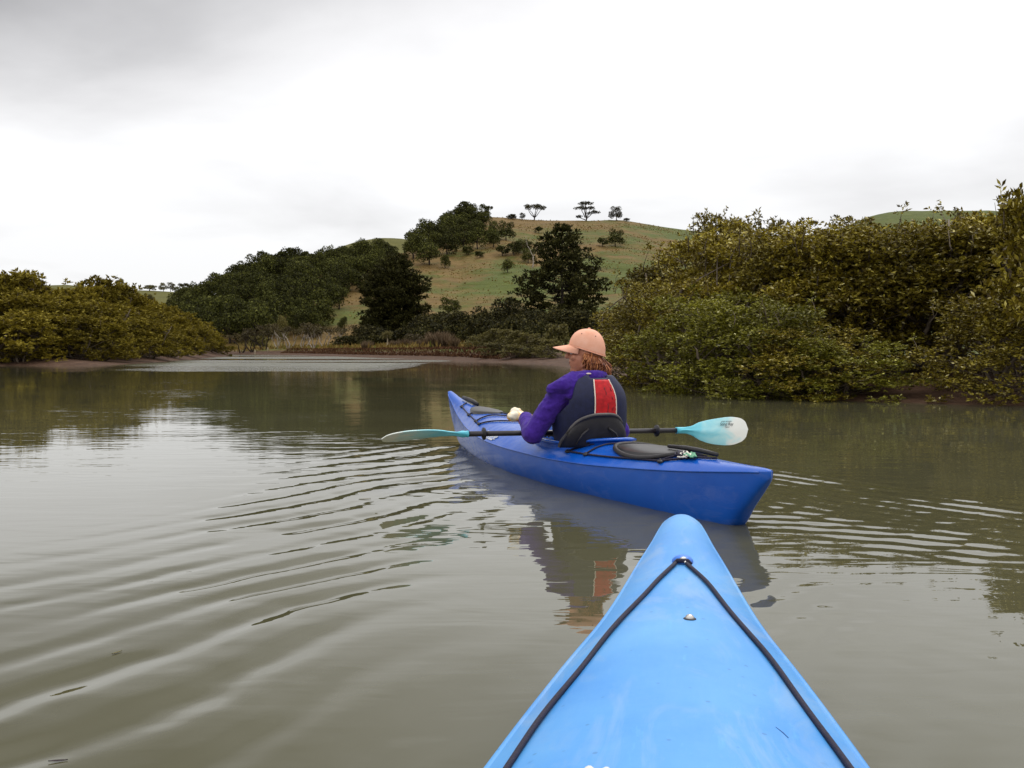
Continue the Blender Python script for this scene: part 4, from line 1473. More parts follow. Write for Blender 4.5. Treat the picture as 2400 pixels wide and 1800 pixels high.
def far_kayak():
    h = far_h
    c0 = KST + KDIR * FAR_Y0
    root = empty('kayak', (c0[0], c0[1], 0), KANG)
    tag(root, 'dark blue touring kayak with the paddler sitting in it', 'kayak')
    COCK = (1.64, 0.47, 0.225)
    hull, deck = h.meshes(110, COCK)
    link('hull', quad_mesh('hull', *hull, smooth=True), M['blue_far'], root)
    link('deck', quad_mesh('deck', *deck, smooth=True), M['blue_far'], root)
    h.coaming(*COCK, rise=0.028, lip=0.03).build('cockpit_rim', M['blue_far'], root)
    h.tub(*COCK).build('cockpit_liner', M['black'], root)
    for s_ in (-1, 1):                           # moulded seam where hull and deck meet
        mb = MB()
        T_ = np.linspace(-0.22, 4.28, 90)
        mb.tube([h.deck(t, s_ * 1.0, -0.003) for t in T_], 0.005, 6)
        mb.build('edge_roll', M['blue_far'], root)
    # hatches
    hc = oval_on(h, 0.72, 0.32, 0.150, 0.010, 0.006, 0.006).build('hatch_cover', M['hatch'], root)
    n = 40
    mb = MB()
    mb.tube([h.deck(0.72 + 0.335 * math.sin(2 * math.pi * i / n), 0.160 * math.cos(2 * math.pi * i / n) / float(interp(h.ys, h.B, np.array([0.72 + 0.335 * math.sin(2 * math.pi * i / n)]))[0]), 0.010) for i in range(n + 1)], 0.013, 7)
    mb.build('rim', M['black'], hc)
    oval_on(h, 3.38, 0.24, 0.105, 0.010, 0.006, 0.006).build('hatch_cover', M['hatch'], root)
    # strap bar behind the rear hatch
    mb = MB()
    pts = [h.deck(0.56, -0.10, 0.030), h.deck(0.42, -0.02, 0.032), h.deck(0.30, 0.02, 0.030), h.deck(0.16, 0.05, 0.024)]
    mb.tube(pts, [0.009, 0.012, 0.012, 0.010], 8)
    mb.build('hatch_strap', M['black'], root)
    # carry handle at the bow
    mb = MB()
    mb.tube([h.deck(4.02, 0.25, 0.022), h.deck(3.92, 0.28, 0.028), h.deck(3.80, 0.30, 0.028), h.deck(3.70, 0.28, 0.020)], [0.014, 0.017, 0.017, 0.013], 9)
    mb.build('carry_handle', M['black'], root)
    # deck lines
    lines = [
        [(1.30, -0.80), (1.10, -0.80), (0.80, -0.80), (0.44, -0.78)],
        [(1.30, -0.80), (1.20, -0.30), (1.16, 0.10), (1.24, 0.70)],
        [(1.10, -0.80), (1.14, -0.20), (1.10, 0.20), (1.00, 0.80)],
        [(0.44, -0.78), (0.40, -0.45), (0.33, -0.20), (0.26, 0.10)],
        [(0.44, -0.78), (0.34, -0.60), (0.22, -0.25), (0.16, 0.05)],
        [(1.24, 0.70), (0.80, 0.80), (0.44, 0.78)],
        [(3.86, -0.05), (3.80, -0.62), (3.44, -0.72), (3.12, -0.76)],
        [(3.80, 0.30), (3.44, 0.72), (3.10, 0.76), (2.60, 0.78)],
        [(3.44, -0.72), (3.32, -0.20), (3.10, 0.30), (3.10, 0.76)],
        [(3.12, -0.76), (3.05, -0.30), (2.86, 0.20), (2.80, 0.70)],
        [(2.98, -0.78), (2.88, -0.62), (2.60, -0.25), (2.40, 0.20)],
        [(3.12, -0.76), (3.06, -0.78), (2.98, -0.78)]]
    for i, l in enumerate(lines):
        cord_on(h, l, 0.0050, 0.007, 7, 0.0006, i).build('deck_line', M['cord'], root)
    for (t, f) in [(1.30, -0.80), (1.10, -0.80), (0.44, -0.78), (3.80, -0.62), (3.44, -0.72), (3.12, -0.76), (2.98, -0.78), (3.44, 0.72), (1.24, 0.70)]:
        mb = MB()
        mb.ball(h.deck(t, f, 0.004), (0.016, 0.024, 0.009), 10, 6)
        mb.ball(h.deck(t, f, 0.012), (0.008, 0.010, 0.006), 8, 5)
        mb.build('deck_fitting', M['black'], root)
    # loose end of line bundled behind the hatch
    r = np.random.default_rng(4)
    for col, nm, tt in (('black', 'cord_bundle', 0.36), ('cream', 'cord_bundle', 0.33), ('cabbage', 'cord_bundle', 0.28)):
        mb = MB()
        P = []
        for k in range(26):
            P.append(h.deck(tt + 0.05 * math.sin(k * 0.9) + r.normal() * 0.006, -0.42 + 0.16 * math.cos(k * 0.8) + r.normal() * 0.03, 0.012 + 0.012 * r.random()))
        mb.tube(P, 0.0045, 6)
        mb.build(nm, M['cord'] if col == 'black' else (M['cream'] if col == 'cream' else plain('green_cord', (0.12, 0.34, 0.20), 0.6)), root)
    # worn silver decal low on the deck edge
    n, m = 16, 7
    vs = []
    for i in range(n):
        for j in range(m):
            t = 2.36 + 0.34 * i / (n - 1) + 0.02 * math.sin(j * 2.0)
            f = -(0.80 + 0.16 * j / (m - 1))
            p = h.deck(t, f, 0.0)
            vs.append((p.x * 1.006 - 0.001, p.y, p.z + 0.0025))
    q = grid_quads(m, n)
    keep = [k for k in range(len(q)) if not ((k % (m - 1)) in (0, m - 2) and (k // (m - 1)) in (0, 1, n - 2, n - 3))]
    t_ = NT('worn_decal')
    nn = t_.noise(t_.obj(), 45, 4, 0.7)
    t_.L.new(t_.ramp(nn, [(0.42, (0.02, 0.09, 0.40)), (0.50, (0.36, 0.40, 0.44)), (0.62, (0.75, 0.75, 0.72))]), t_.b.inputs['Base Color'])
    t_.b.inputs['Roughness'].default_value = 0.25
    link('decal', quad_mesh('decal', vs, q[keep], True), t_.m, root)
    # seat back
    n, m = 17, 9
    mb = MB()
    fr, bk = [], []
    for i in range(n):
        u = -1 + 2 * i / (n - 1)
        for j in range(m):
            v = j / (m - 1)
            wid = 0.200 - 0.035 * v ** 2.2
            top = 0.225 + 0.180 * v * (1 - 0.30 * abs(u) ** 5 - (0.28 * max(0, -u) ** 1.6))
            x = u * wid - 0.085
            y = 1.255 + 0.05 * u * u - 0.030 * v
            fr.append((x, y - FAR_Y0 + 0.018, top)); bk.append((x, y - FAR_Y0 - 0.014 - 0.010 * math.sin(math.pi * v), top))
    o = len(fr)
    vs = fr + bk
    fs = []
    for i in range(n - 1):
        for j in range(m - 1):
            a = i * m + j
            fs.append((a, a + 1, a + m + 1, a + m)); fs.append((o + a, o + a + m, o + a + m + 1, o + a + 1))
    for i in range(n - 1):
        for j in (0, m - 1):
            a = i * m + j
            fs.append((a, a + m, o + a + m, o + a))
    for j in range(m - 1):
        for i in (0, n - 1):
            a = i * m + j
            fs.append((a, a + 1, o + a + 1, o + a))
    mb.add(vs, fs)
    sb = mb.build('seat_back', M['black'], root)
    mb = MB()
    mb.tube([Vector(bk[i * m + m - 1]) + Vector((0, 0.008, 0.0)) for i in range(n)], 0.010, 7)
    mb.build('top_edge', M['grey_rubber'], sb)
    for s_ in (-1, 1):
        mb = MB()
        mb.tube([(-0.085 + s_ * 0.06, 1.216 - FAR_Y0, 0.33), (-0.085 + s_ * 0.10, 1.210 - FAR_Y0, 0.30), (-0.085 + s_ * 0.13, 1.222 - FAR_Y0, 0.245)], 0.006, 6)
        mb.build('strap', M['black'], sb)
    # seat pan
    mb = MB()
    mb.ball((-0.02, 1.50 - FAR_Y0, 0.055), (0.18, 0.20, 0.03), 18, 8)
    mb.build('seat', M['black'], root)
    return root


far_kayak()

# ---- the photographer's kayak, seen from its own cockpit
NEAR_DIR = Vector((0.1690, 0.9856))
NEAR_L = 4.5
tip_w = NEAR_DIR * 2.56
near_a = [0, 0.006, 0.02, 0.05, 0.12, 0.28, 0.42, 0.82, 1.08, 1.36, 1.8, 2.2, 2.6, 3.2, 3.8, 4.2, 4.42, 4.48, 4.5]
near_B = [0, 0.014, 0.027, 0.039, 0.049, 0.066, 0.083, 0.131, 0.177, 0.220, 0.272, 0.300, 0.300, 0.265, 0.180, 0.100, 0.048, 0.022, 0]
near_S = [0.335, 0.335, 0.335, 0.334, 0.331, 0.322, 0.314, 0.290, 0.276, 0.264, 0.25, 0.24, 0.235, 0.23, 0.235, 0.25, 0.26, 0.262, 0.262]
near_K = [0.325, 0.31, 0.28, 0.22, 0.12, 0.0, -0.04, -0.08, -0.095, -0.10, -0.10, -0.10, -0.10, -0.10, -0.08, -0.03, 0.10, 0.20, 0.25]
near_D = [0.002, 0.006, 0.010, 0.014, 0.018, 0.024, 0.030, 0.045, 0.055, 0.062, 0.07, 0.075, 0.08, 0.075, 0.06, 0.04, 0.02, 0.01, 0.002]
near_h = Hull([NEAR_L - a for a in near_a][::-1], near_B[::-1], near_S[::-1], near_K[::-1], near_D[::-1], p=2.3, y0=2.25, e1=0.5)


def near_kayak():
    h = near_h
    mid = tip_w - NEAR_DIR * 2.25
    root = empty('kayak', (mid.x, mid.y, 0), -math.atan2(NEAR_DIR.x, NEAR_DIR.y))
    tag(root, 'light sun-faded blue kayak bow pointing up from the bottom of the photo', 'kayak')
    COCK = (1.72, 0.42, 0.22)
    hull, deck = h.meshes(140, COCK)
    link('hull', quad_mesh('hull', *hull, smooth=True), M['blue_near'], root)
    link('deck', quad_mesh('deck', *deck, smooth=True), M['blue_near'], root)
    h.coaming(*COCK).build('cockpit_rim', M['blue_near'], root)
    h.tub(*COCK).build('cockpit_liner', M['black'], root)

    def T(a):
        return NEAR_L - a
    # rolled edge along the sheer on both sides
    for s_ in (-1, 1):
        mb = MB()
        P = [h.deck(T(a), s_ * 0.995, -0.004) for a in np.linspace(0.05, 2.2, 60)]
        mb.tube(P, [0.0035 + 0.003 * min(1, a / 1.0) for a in np.linspace(0.05, 2.2, 60)], 7)
        mb.build('edge_roll', M['blue_near'], root)
    # deck line through the bow fitting
    for s_, sd in ((-1, 1), (1, 2)):
        key = [(0.605, s_ * 0.10), (0.75, s_ * 0.42), (0.95, s_ * 0.645), (1.15, s_ * 0.755), (1.36, s_ * 0.825 + (0.01 if s_ < 0 else 0)), (1.7, s_ * 0.86), (2.05, s_ * 0.88)]
        P = []
        aa = np.linspace(0.605, 2.05, 60)
        ff = interp([k[0] for k in key], [abs(k[1]) for k in key], aa) * s_
        r = np.random.default_rng(sd)
        for a, f in zip(aa, ff):
            P.append(h.deck(T(a), f, 0.0045) + Vector((0.0016 * math.sin(a * 17 + sd), 0, 0)))
        mb = MB(); mb.tube(P, 0.0039, 8)
        mb.build('deck_line', M['cord'], root)
    fx = MB()
    c = h.deck(T(0.585), 0.02, 0.0)
    fx.ball(c + Vector((0, 0.012, 0.001)), (0.021, 0.021, 0.013), 20, 10)
    fo = fx.build('bow_fitting', M['fitting_blue'], root)
    mb = MB()
    mb.tube([c + Vector((-0.016, -0.010, 0.0)), c + Vector((-0.010, -0.011, 0.007)), c + Vector((0.010, -0.011, 0.007)), c + Vector((0.016, -0.010, 0.0))], 0.0045, 7)
    mb.build('cord_loop', M['cord'], fo)
    mb = MB()
    mb.ball(c + Vector((0.001, -0.008, 0.011)), (0.0065, 0.004, 0.003), 10, 6)
    mb.ball(c + Vector((0.005, -0.015, 0.005)), (0.003, 0.003, 0.003), 8, 5)
    mb.build('rivet', M['steel'], fo)
    c = h.deck(T(0.965), 0.085, 0.0)
    mb = MB()
    mb.ball(c, (0.0105, 0.0105, 0.0022), 18, 6)
    sc = mb.build('screw', M['black'], root)
    mb = MB()
    mb.ball(c + Vector((0, 0, 0.001)), (0.0075, 0.0075, 0.0062), 14, 7)
    mb.build('screw_head', M['steel'], sc)
    c = h.deck(T(1.572), -0.335, 0.0)
    for dx in (-0.0088, 0.0088):
        mb = MB()
        mb.ball(c + Vector((dx, 0, 0.010)), (0.0085, 0.026, 0.009), 14, 8)
        mb.build('cleat', M['cream'], root)
    mb = MB()
    mb.ball(c + Vector((0, 0, 0.002)), (0.023, 0.026, 0.006), 16, 6)
    mb.build('cleat_base', M['black'], root)
    # scuffs cut into the deck
    for i, (a, f, L, an) in enumerate([(1.37, 0.53, 0.026, 0.5), (0.90, 0.60, 0.012, 0.6)]):
        p = h.deck(T(a), f, 0.0006)
        d = Vector((math.sin(an), -math.cos(an), 0)) * L * 0.5
        mb = MB()
        pts = [p - d, p + Vector((0.001, 0, 0)), p + d]
        pts = [Vector((q.x, q.y, h.deck(q.y + h.y0, q.x / float(interp(h.ys, h.B, np.array([q.y + h.y0]))[0]), 0.0003).z)) for q in pts]
        mb.tube(pts, [0.0002, 0.0006, 0.0003], 5)
        mb.build('scratch', plain('scratch_mark', (0.015, 0.06, 0.22), 0.6), root)
    return root


near_kayak()

# ------------------------------------------------------------------ paddle
PZ_L, PZ_R = 0.288, 0.262


def paddle():
    seat = KST + KDIR * 1.45
    c = seat + KRIGHT * (-0.0575) + KDIR * 0.20
    root = empty('paddle', (c[0], c[1], 0.275), KANG)
    root.rotation_euler = (0, (PZ_L - PZ_R) / 2.0, KANG)
    tag(root, 'double bladed paddle with pale turquoise blades held across the blue kayak', 'paddle')
    mb = MB()
    mb.tube([(-0.66, 0, 0), (-0.2, 0, 0), (0.2, 0, 0), (0.72, 0, 0)], 0.0155, 14)
    sh = mb.build('shaft', plain('paddle_shaft', (0.020, 0.016, 0.020), 0.35, 0.5, 0.2, 20), root)
    for x in (-0.545, 0.565):
        mb = MB()
        mb.tube([(x - 0.012, 0, 0), (x - 0.006, 0, 0), (x - 0.004, 0, 0), (x + 0.004, 0, 0), (x + 0.006, 0, 0), (x + 0.012, 0, 0)], [0.020, 0.022, 0.036, 0.036, 0.022, 0.020], 16)
        mb.build('drip_ring', M['black'], root)
    mb = MB(); mb.tube([(-0.02, 0, 0), (0.02, 0, 0)], 0.017, 14); mb.build('ferrule', M['steel'], sh)
    # blade material: pigment swirled through the plastic, turquoise at the throat and nearly white at the tip
    t = NT('marbled_blade')
    o = t.obj()
    sep = t.n('ShaderNodeSeparateXYZ', Vector=o)
    ax = t.math('ABSOLUTE', sep.outputs[0])
    n = t.noise(t.mapping(o, (5, 5, 9)), 1.6, 4, 0.55, 0.8)
    v = t.math('ADD', t.math('MULTIPLY', ax, 1.55), t.math('MULTIPLY', n, 0.55))
    t.L.new(t.ramp(v, [(0.22, (0.06, 0.46, 0.58)), (0.56, (0.22, 0.70, 0.82)), (0.78, (0.50, 0.85, 0.88)), (0.95, (0.92, 0.93, 0.86))]), t.b.inputs['Base Color'])
    t.b.inputs['Roughness'].default_value = 0.35
    # ramp above runs on local x measured from the throat
    mat = t.m
    for s_, x0, rot in ((1, 0.70, R(-6)), (-1, -0.64, R(68))):
        L = 0.50
        n_, m_ = 34, 15
        up, dn = [], []
        for i in range(n_):
            u = i / (n_ - 1)
            # outline: straight throat, swelling to a rounded, slightly lopsided tip
            w = float(interp([0, 0.12, 0.20, 0.35, 0.55, 0.75, 0.90, 0.96, 0.99, 1.0], [0.020, 0.020, 0.026, 0.058, 0.080, 0.0885, 0.074, 0.052, 0.024, 0.0], np.array([u]))[0])
            off = 0.012 * math.sin(math.pi * min(1, max(0, (u - 0.15) / 0.85)))
            for j in range(m_):
                q = math.sin((-1 + 2 * j / (m_ - 1)) * math.pi / 2)
                neck = max(0.0, 1 - u / 0.17)
                th = 0.0030 + 0.017 * neck * math.sqrt(max(0, 1 - q * q)) + 0.0075 * math.exp(-(q * 5.5) ** 2) * (1 - u) * (u > 0.05)
                bow = -0.020 * (u ** 2) + 0.012 * q * q * math.sin(math.pi * u)
                x = s_ * u * L
                up.append((x, -(th) + bow, q * w - off)); dn.append((x, th + bow, q * w - off))
        k = len(up)
        mb = MB()
        fs = []
        for i in range(n_ - 1):
            for j in range(m_ - 1):
                a = i * m_ + j
                f1 = (a, a + m_, a + m_ + 1, a + 1); f2 = (k + a, k + a + 1, k + a + m_ + 1, k + a + m_)
                if s_ < 0: f1, f2 = f1[::-1], f2[::-1]
                fs += [f1, f2]
            for j in (0, m_ - 1):
                a = i * m_ + j
                f = (a, a + m_, k + a + m_, k + a)
                fs.append(f if (j == m_ - 1) == (s_ > 0) else f[::-1])
        fs.append(tuple(range(m_)) + tuple(k + j for j in range(m_ - 1, -1, -1)))
        mb.add(up + dn, fs)
        b = mb.build('blade', mat, root)
        b.location = (x0, 0, 0)
        b.rotation_euler = (rot, 0, 0)
        b['label'] = 'white tipped turquoise blade facing the camera' if s_ > 0 else 'turquoise blade seen edge on'
        if s_ > 0:
            ink = plain('blade_print', (0.02, 0.022, 0.03), 0.6)
            for txt, size, x, z in (('AQUA BOUND', 0.011, 0.345, 0.047), ('Sting Ray', 0.026, 0.345, 0.026), ('hybrid', 0.011, 0.350, 0.012)):
                cu = bpy.data.curves.new('lettering', 'FONT')
                cu.body = txt; cu.size = size; cu.align_x = 'CENTER'; cu.extrude = 0.0004
                if size > 0.02: cu.shear = 0.25
                tmp = bpy.data.objects.new('tmp', cu); COL.objects.link(tmp)
                dg = bpy.context.evaluated_depsgraph_get()
                me = bpy.data.meshes.new_from_object(tmp.evaluated_get(dg))
                bpy.data.objects.remove(tmp)
                me.name = 'lettering'
                l = link('lettering', me, ink, b)
                l.location = (x, -0.0215, z); l.rotation_euler = (math.pi / 2, 0, 0)


paddle()

# ------------------------------------------------------------------ the paddler
def person():
    s0 = KST + KDIR * 1.45
    root = empty('person', (s0[0], s0[1], 0.08), KANG)
    tag(root, 'seated paddler in peach cap, purple fleece and navy life vest looking left', 'person')
    Z = -0.08                                    # local zero is the seat
    skin = NT('skin')
    o = skin.obj()
    skin.L.new(skin.ramp(skin.noise(o, 18, 4, 0.6), [(0.3, (0.40, 0.15, 0.085)), (0.7, (0.52, 0.22, 0.13))]), skin.b.inputs['Base Color'])
    skin.b.inputs['Roughness'].default_value = 0.5
    skin.b.inputs['Subsurface Weight'].default_value = 0.08
    skin.b.inputs['Subsurface Radius'].default_value = (0.02, 0.008, 0.004)
    fleece = NT('purple_fleece')
    o = fleece.obj()
    fleece.L.new(fleece.ramp(fleece.noise(o, 30, 5, 0.7), [(0.3, (0.038, 0.013, 0.18)), (0.7, (0.075, 0.030, 0.32))]), fleece.b.inputs['Base Color'])
    fleece.b.inputs['Roughness'].default_value = 0.95
    fleece.b.inputs['Specular IOR Level'].default_value = 0.1
    fleece.b.inputs['Sheen Weight'].default_value = 0.12
    fleece.L.new(fleece.bump(fleece.noise(o, 260, 3, 0.7), 0.5, 0.004), fleece.b.inputs['Normal'])
    navy = plain('navy_nylon', (0.007, 0.010, 0.044), 0.6, 0.35, 0.25, 40, 0.25)
    red = plain('red_nylon', (0.48, 0.008, 0.012), 0.6, 0.3, 0.25, 45, 0.2)
    piping = plain('cream_piping', (0.78, 0.66, 0.55), 0.6, 0.3, 0.08, 40)
    trousers = plain('dark_trousers', (0.02, 0.02, 0.026), 0.8, 0.2, 0.2, 30)
    cap_m = NT('peach_cotton')
    o = cap_m.obj()
    cap_m.L.new(cap_m.ramp(cap_m.noise(o, 16, 5, 0.65), [(0.3, (0.78, 0.37, 0.24)), (0.7, (0.84, 0.47, 0.34))]), cap_m.b.inputs['Base Color'])
    cap_m.b.inputs['Roughness'].default_value = 0.9
    cap_m.b.inputs['Specular IOR Level'].default_value = 0.15
    cap_m.L.new(cap_m.bump(cap_m.noise(o, 300, 2, 0.6), 0.3, 0.002, cap_m.bump(cap_m.noise(o, 22, 3, 0.6), 0.35, 0.008)), cap_m.b.inputs['Normal'])
    hair_m = NT('auburn_hair')
    isl = hair_m.geo('Random Per Island')
    hair_m.L.new(hair_m.ramp(isl, [(0.0, (0.075, 0.016, 0.005)), (0.6, (0.24, 0.065, 0.016)), (1.0, (0.50, 0.19, 0.06))]), hair_m.b.inputs['Base Color'])
    hair_m.b.inputs['Roughness'].default_value = 0.45

    # ---------------- head frame
    HC = Vector((-0.040, 0.050, 0.732 + Z))
    HR = (Matrix.Rotation(R(66), 3, 'Z') @ Matrix.Rotation(R(5), 3, 'X'))

    def hp(x, y, z):                              # x right, y to the face, z up, centred mid head
        return HC + HR @ Vector((x, y, z))
    hand_l = Vector((-0.290, 0.350, 0.345 + Z)); hand_r = Vector((0.13, 0.200, 0.271 + Z))
    el_l = Vector((-0.348, 0.085, 0.282 + Z)); el_r = Vector((0.185, 0.06, 0.29 + Z))
    sh_l = Vector((-0.205, 0.0, 0.522 + Z)); sh_r = Vector((0.115, 0.07, 0.530 + Z))
    wr_l = hand_l + Vector((-0.022, -0.062, 0.012)); wr_r = hand_r + Vector((0.022, -0.062, 0.012))

    # ---------------- body: one skin from head to hands
    b = MB()
    b.ball(hp(0, -0.012, 0.030), (0.074, 0.094, 0.088), 20, 14, HR)          # skull
    b.ball(hp(0, 0.022, -0.035), (0.062, 0.066, 0.082), 18, 12, HR)          # face
    b.ball(hp(0, 0.052, -0.092), (0.030, 0.026, 0.024), 12, 8, HR)           # chin
    b.capsule(hp(-0.050, 0.0, -0.062), hp(-0.020, 0.045, -0.092), 0.018, 0.018)
    b.capsule(hp(0.050, 0.0, -0.062), hp(0.020, 0.045, -0.092), 0.018, 0.018)
    b.capsule(hp(0, 0.085, 0.018), hp(0, 0.104, -0.020), 0.009, 0.013)       # nose
    b.ball(hp(-0.010, 0.094, -0.022), 0.009, 8, 6); b.ball(hp(0.010, 0.094, -0.022), 0.009, 8, 6)
    b.capsule(hp(-0.050, 0.070, 0.030), hp(0.050, 0.070, 0.030), 0.013, 0.013)   # brow
    b.ball(hp(-0.040, 0.060, -0.020), (0.022, 0.020, 0.022), 10, 7); b.ball(hp(0.040, 0.060, -0.020), (0.022, 0.020, 0.022), 10, 7)  # cheeks
    b.capsule(hp(-0.020, 0.080, -0.046), hp(0.020, 0.080, -0.046), 0.008, 0.008)   # upper lip
    b.capsule(hp(-0.016, 0.076, -0.063), hp(0.016, 0.076, -0.063), 0.008, 0.008)   # lower lip
    b.ball(hp(-0.074, -0.010, -0.012), (0.010, 0.020, 0.032), 10, 8, HR); b.ball(hp(0.074, -0.010, -0.012), (0.010, 0.020, 0.032), 10, 8, HR)
    b.capsule(hp(0, -0.020, -0.060), Vector((-0.035, 0.0, 0.575 + Z)), 0.052, 0.056)   # neck
    b.capsule((-0.035, 0, 0.50 + Z), (-0.03, 0.0, 0.20 + Z), 0.115, 0.12)
    b.capsule(sh_l, sh_r, 0.06, 0.06)
    for sh, el, wr, hd in ((sh_l, el_l, wr_l, hand_l), (sh_r, el_r, wr_r, hand_r)):
        b.capsule(sh, el, 0.046, 0.038); b.capsule(el, wr, 0.036, 0.025)
        b.capsule(wr, hd + Vector((0, -0.030, 0.006)), 0.026, 0.026)
        sgn = 1 if hd is hand_l else -1
        for k, (dx, rr) in enumerate(((-0.033, 0.0080), (-0.011, 0.0088), (0.011, 0.0088), (0.032, 0.0080))):   # fingers closed over the shaft
            c = hd + Vector((dx, 0, 0))
            ch = [c + Vector((0, -0.034, 0.012)), c + Vector((0, -0.012, 0.027)), c + Vector((0, 0.016, 0.023)), c + Vector((0, 0.027, 0.000)), c + Vector((0, 0.016, -0.020)), c + Vector((0, -0.004 + 0.004 * k * sgn * 0, -0.024))]
            for p, q in zip(ch, ch[1:]):
                b.capsule(p, q, rr, rr * 0.95, 8)
        th = [hd + Vector((sgn * 0.030, -0.040, 0.004)), hd + Vector((sgn * 0.040, -0.022, -0.016)), hd + Vector((sgn * 0.026, 0.006, -0.027))]
        for p, q in zip(th, th[1:]):
            b.capsule(p, q, 0.0105, 0.0095, 8)
    remesh(b, 'body', skin.m, root, 0.0048, 4)
    eye = plain('eye', (0.55, 0.52, 0.50), 0.2, 0.5, 0.02, 10)
    iris = plain('iris', (0.04, 0.05, 0.06), 0.2, 0.5, 0.02, 10)
    for sx in (-1, 1):
        mb = MB(); mb.ball(hp(sx * 0.030, 0.0765, 0.006), 0.0115, 12, 8); e = mb.build('eye', eye, root)
        mb = MB(); mb.ball(hp(sx * 0.0305, 0.0855, 0.006), (0.005, 0.004, 0.005), 8, 6); mb.build('iris', iris, e)
    mb = MB(); mb.capsule(hp(-0.014, 0.086, -0.0545), hp(0.014, 0.086, -0.0545), 0.0028, 0.0028, 6)
    mb.build('mouth', plain('mouth', (0.05, 0.012, 0.012), 0.6), root)

    # ---------------- fleece
    f = MB()
    f.capsule((-0.03, 0.0, 0.48 + Z), (-0.03, 0.0, 0.14 + Z), 0.135, 0.145, 20)
    f.ball((-0.03, 0.02, 0.46 + Z), (0.180, 0.120, 0.12), 20, 12)
    f.capsule(sh_l + Vector((0.04, 0, 0.0)), sh_r + Vector((-0.03, 0, 0.0)), 0.066, 0.066)
    f.capsule(sh_l, el_l, 0.068, 0.060); f.capsule(sh_r, el_r, 0.066, 0.056)
    f.capsule(el_l, wr_l, 0.062, 0.042); f.capsule(el_r, wr_r, 0.062, 0.042)
    # bunched collar and folded hood
    n = 22
    ring = [Vector((-0.045 + 0.088 * math.cos(2 * math.pi * k / n), 0.012 + 0.082 * math.sin(2 * math.pi * k / n), 0.602 + Z - 0.012 * math.sin(2 * math.pi * k / n))) for k in range(n + 1)]
    f.tube(ring, 0.034, 10)
    f.capsule((-0.115, -0.075, 0.600 + Z), (-0.165, -0.055, 0.520 + Z), 0.036, 0.050)
    f.capsule((-0.150, -0.020, 0.610 + Z), (-0.215, -0.050, 0.560 + Z), 0.035, 0.052)
    f.capsule((-0.235, -0.045, 0.565 + Z), (-0.275, -0.020, 0.535 + Z), 0.036, 0.036)

    def folds(me):
        n = len(me.vertices)
        co = np.empty(n * 3, np.float32); me.vertices.foreach_get('co', co)
        nr = np.empty(n * 3, np.float32); me.vertices.foreach_get('normal', nr)
        co, nr = co.reshape(-1, 3), nr.reshape(-1, 3)
        d = np.zeros(n)
        # slanting creases across the sleeve and shoulder
        w1 = fbm(co[:, 0] + co[:, 1], co[:, 2], 0.16, 9)
        w2 = fbm(co[:, 0] * 0.6 - co[:, 1], co[:, 2] * 1.3, 0.10, 10)
        ridge = 1 - np.abs(np.sin(co[:, 2] * 26 + co[:, 0] * 22 + 5.0 * w1))
        d += 0.0075 * (ridge ** 2 - 0.3) * np.clip(0.5 + w2, 0, 1.2) + 0.006 * w1
        me.vertices.foreach_set('co', (co + nr * d[:, None]).ravel().astype(np.float32))
        me.update()
    fl = remesh(f, 'fleece_jacket', fleece.m, root, 0.0075, 5, folds)
    mb = MB(); mb.ball((-0.147, -0.108, 0.475 + Z), (0.010, 0.004, 0.008), 10, 6); mb.build('tag', piping, fl)
    mb = MB(); mb.ball((-0.085, -0.100, 0.627 + Z), (0.016, 0.006, 0.005), 10, 6); mb.build('label', piping, fl)
    # legs under the deck
    g = MB()
    for sx in (-1, 1):
        g.capsule((sx * 0.09 - 0.02, 0.02, 0.14 + Z), (sx * 0.13 - 0.02, 0.46, 0.175 + Z), 0.075, 0.055)
        g.capsule((sx * 0.13 - 0.02, 0.46, 0.175 + Z), (sx * 0.10 - 0.02, 0.86, 0.06 + Z), 0.052, 0.040)
        g.capsule((sx * 0.10 - 0.02, 0.86, 0.06 + Z), (sx * 0.11 - 0.02, 0.93, 0.11 + Z), 0.038, 0.032)
    g.ball((-0.02, 0.0, 0.13 + Z), (0.17, 0.12, 0.075))
    remesh(g, 'trousers', trousers, root, 0.012, 4)

    # ---------------- life vest: padded shell round the trunk with shoulder straps
    def vest_pt(an, v, off=0.0):
        # an: angle from straight back, positive to the right; v: 0 waist .. 1 top
        z = 0.24 + 0.372 * v
        ax = 0.172 + 0.018 * math.sin(math.pi * min(1, v * 1.05)) - 0.060 * (max(0, v - 0.66) / 0.34) ** 1.8
        ay = 0.150 + 0.018 * math.sin(math.pi * v) - 0.040 * (max(0, v - 0.66) / 0.34) ** 1.5
        ax += off; ay += off
        e = 0.80
        s, c = math.sin(an), math.cos(an)
        return Vector((-0.034 + ax * math.copysign(abs(s) ** e, s), 0.010 - ay * math.copysign(abs(c) ** e, c), z + Z - 0.012 * (1 - abs(c)) * v))
    n, m = 49, 25
    vs, fs = [], []
    for i in range(n):
        an = R(-150 + 300 * i / (n - 1))
        for j in range(m):
            vs.append(vest_pt(an, j / (m - 1)))
    for i in range(n - 1):
        for j in range(m - 1):
            a = abs(-150 + 300 * (i + .5) / (n - 1)); v = (j + .5) / (m - 1)
            sa = -150 + 300 * (i + .5) / (n - 1)
            if v > 0.40 and (((sa + 88) / 40) ** 2 + ((v - 0.86) / 0.40) ** 2 < 1 or ((sa - 122) / 26) ** 2 + ((v - 0.80) / 0.28) ** 2 < 1):      # arm holes
                continue
            if v > 0.95 and a < 20 + (v - 0.95) * 60:                                   # neck scoop
                continue
            q = i * m + j
            fs.append((q, q + m, q + m + 1, q + 1))
    me = bpy.data.meshes.new('vest')
    me.from_pydata(vs, [], fs); me.update()
    vt = link('life_vest', me, navy, root, True)
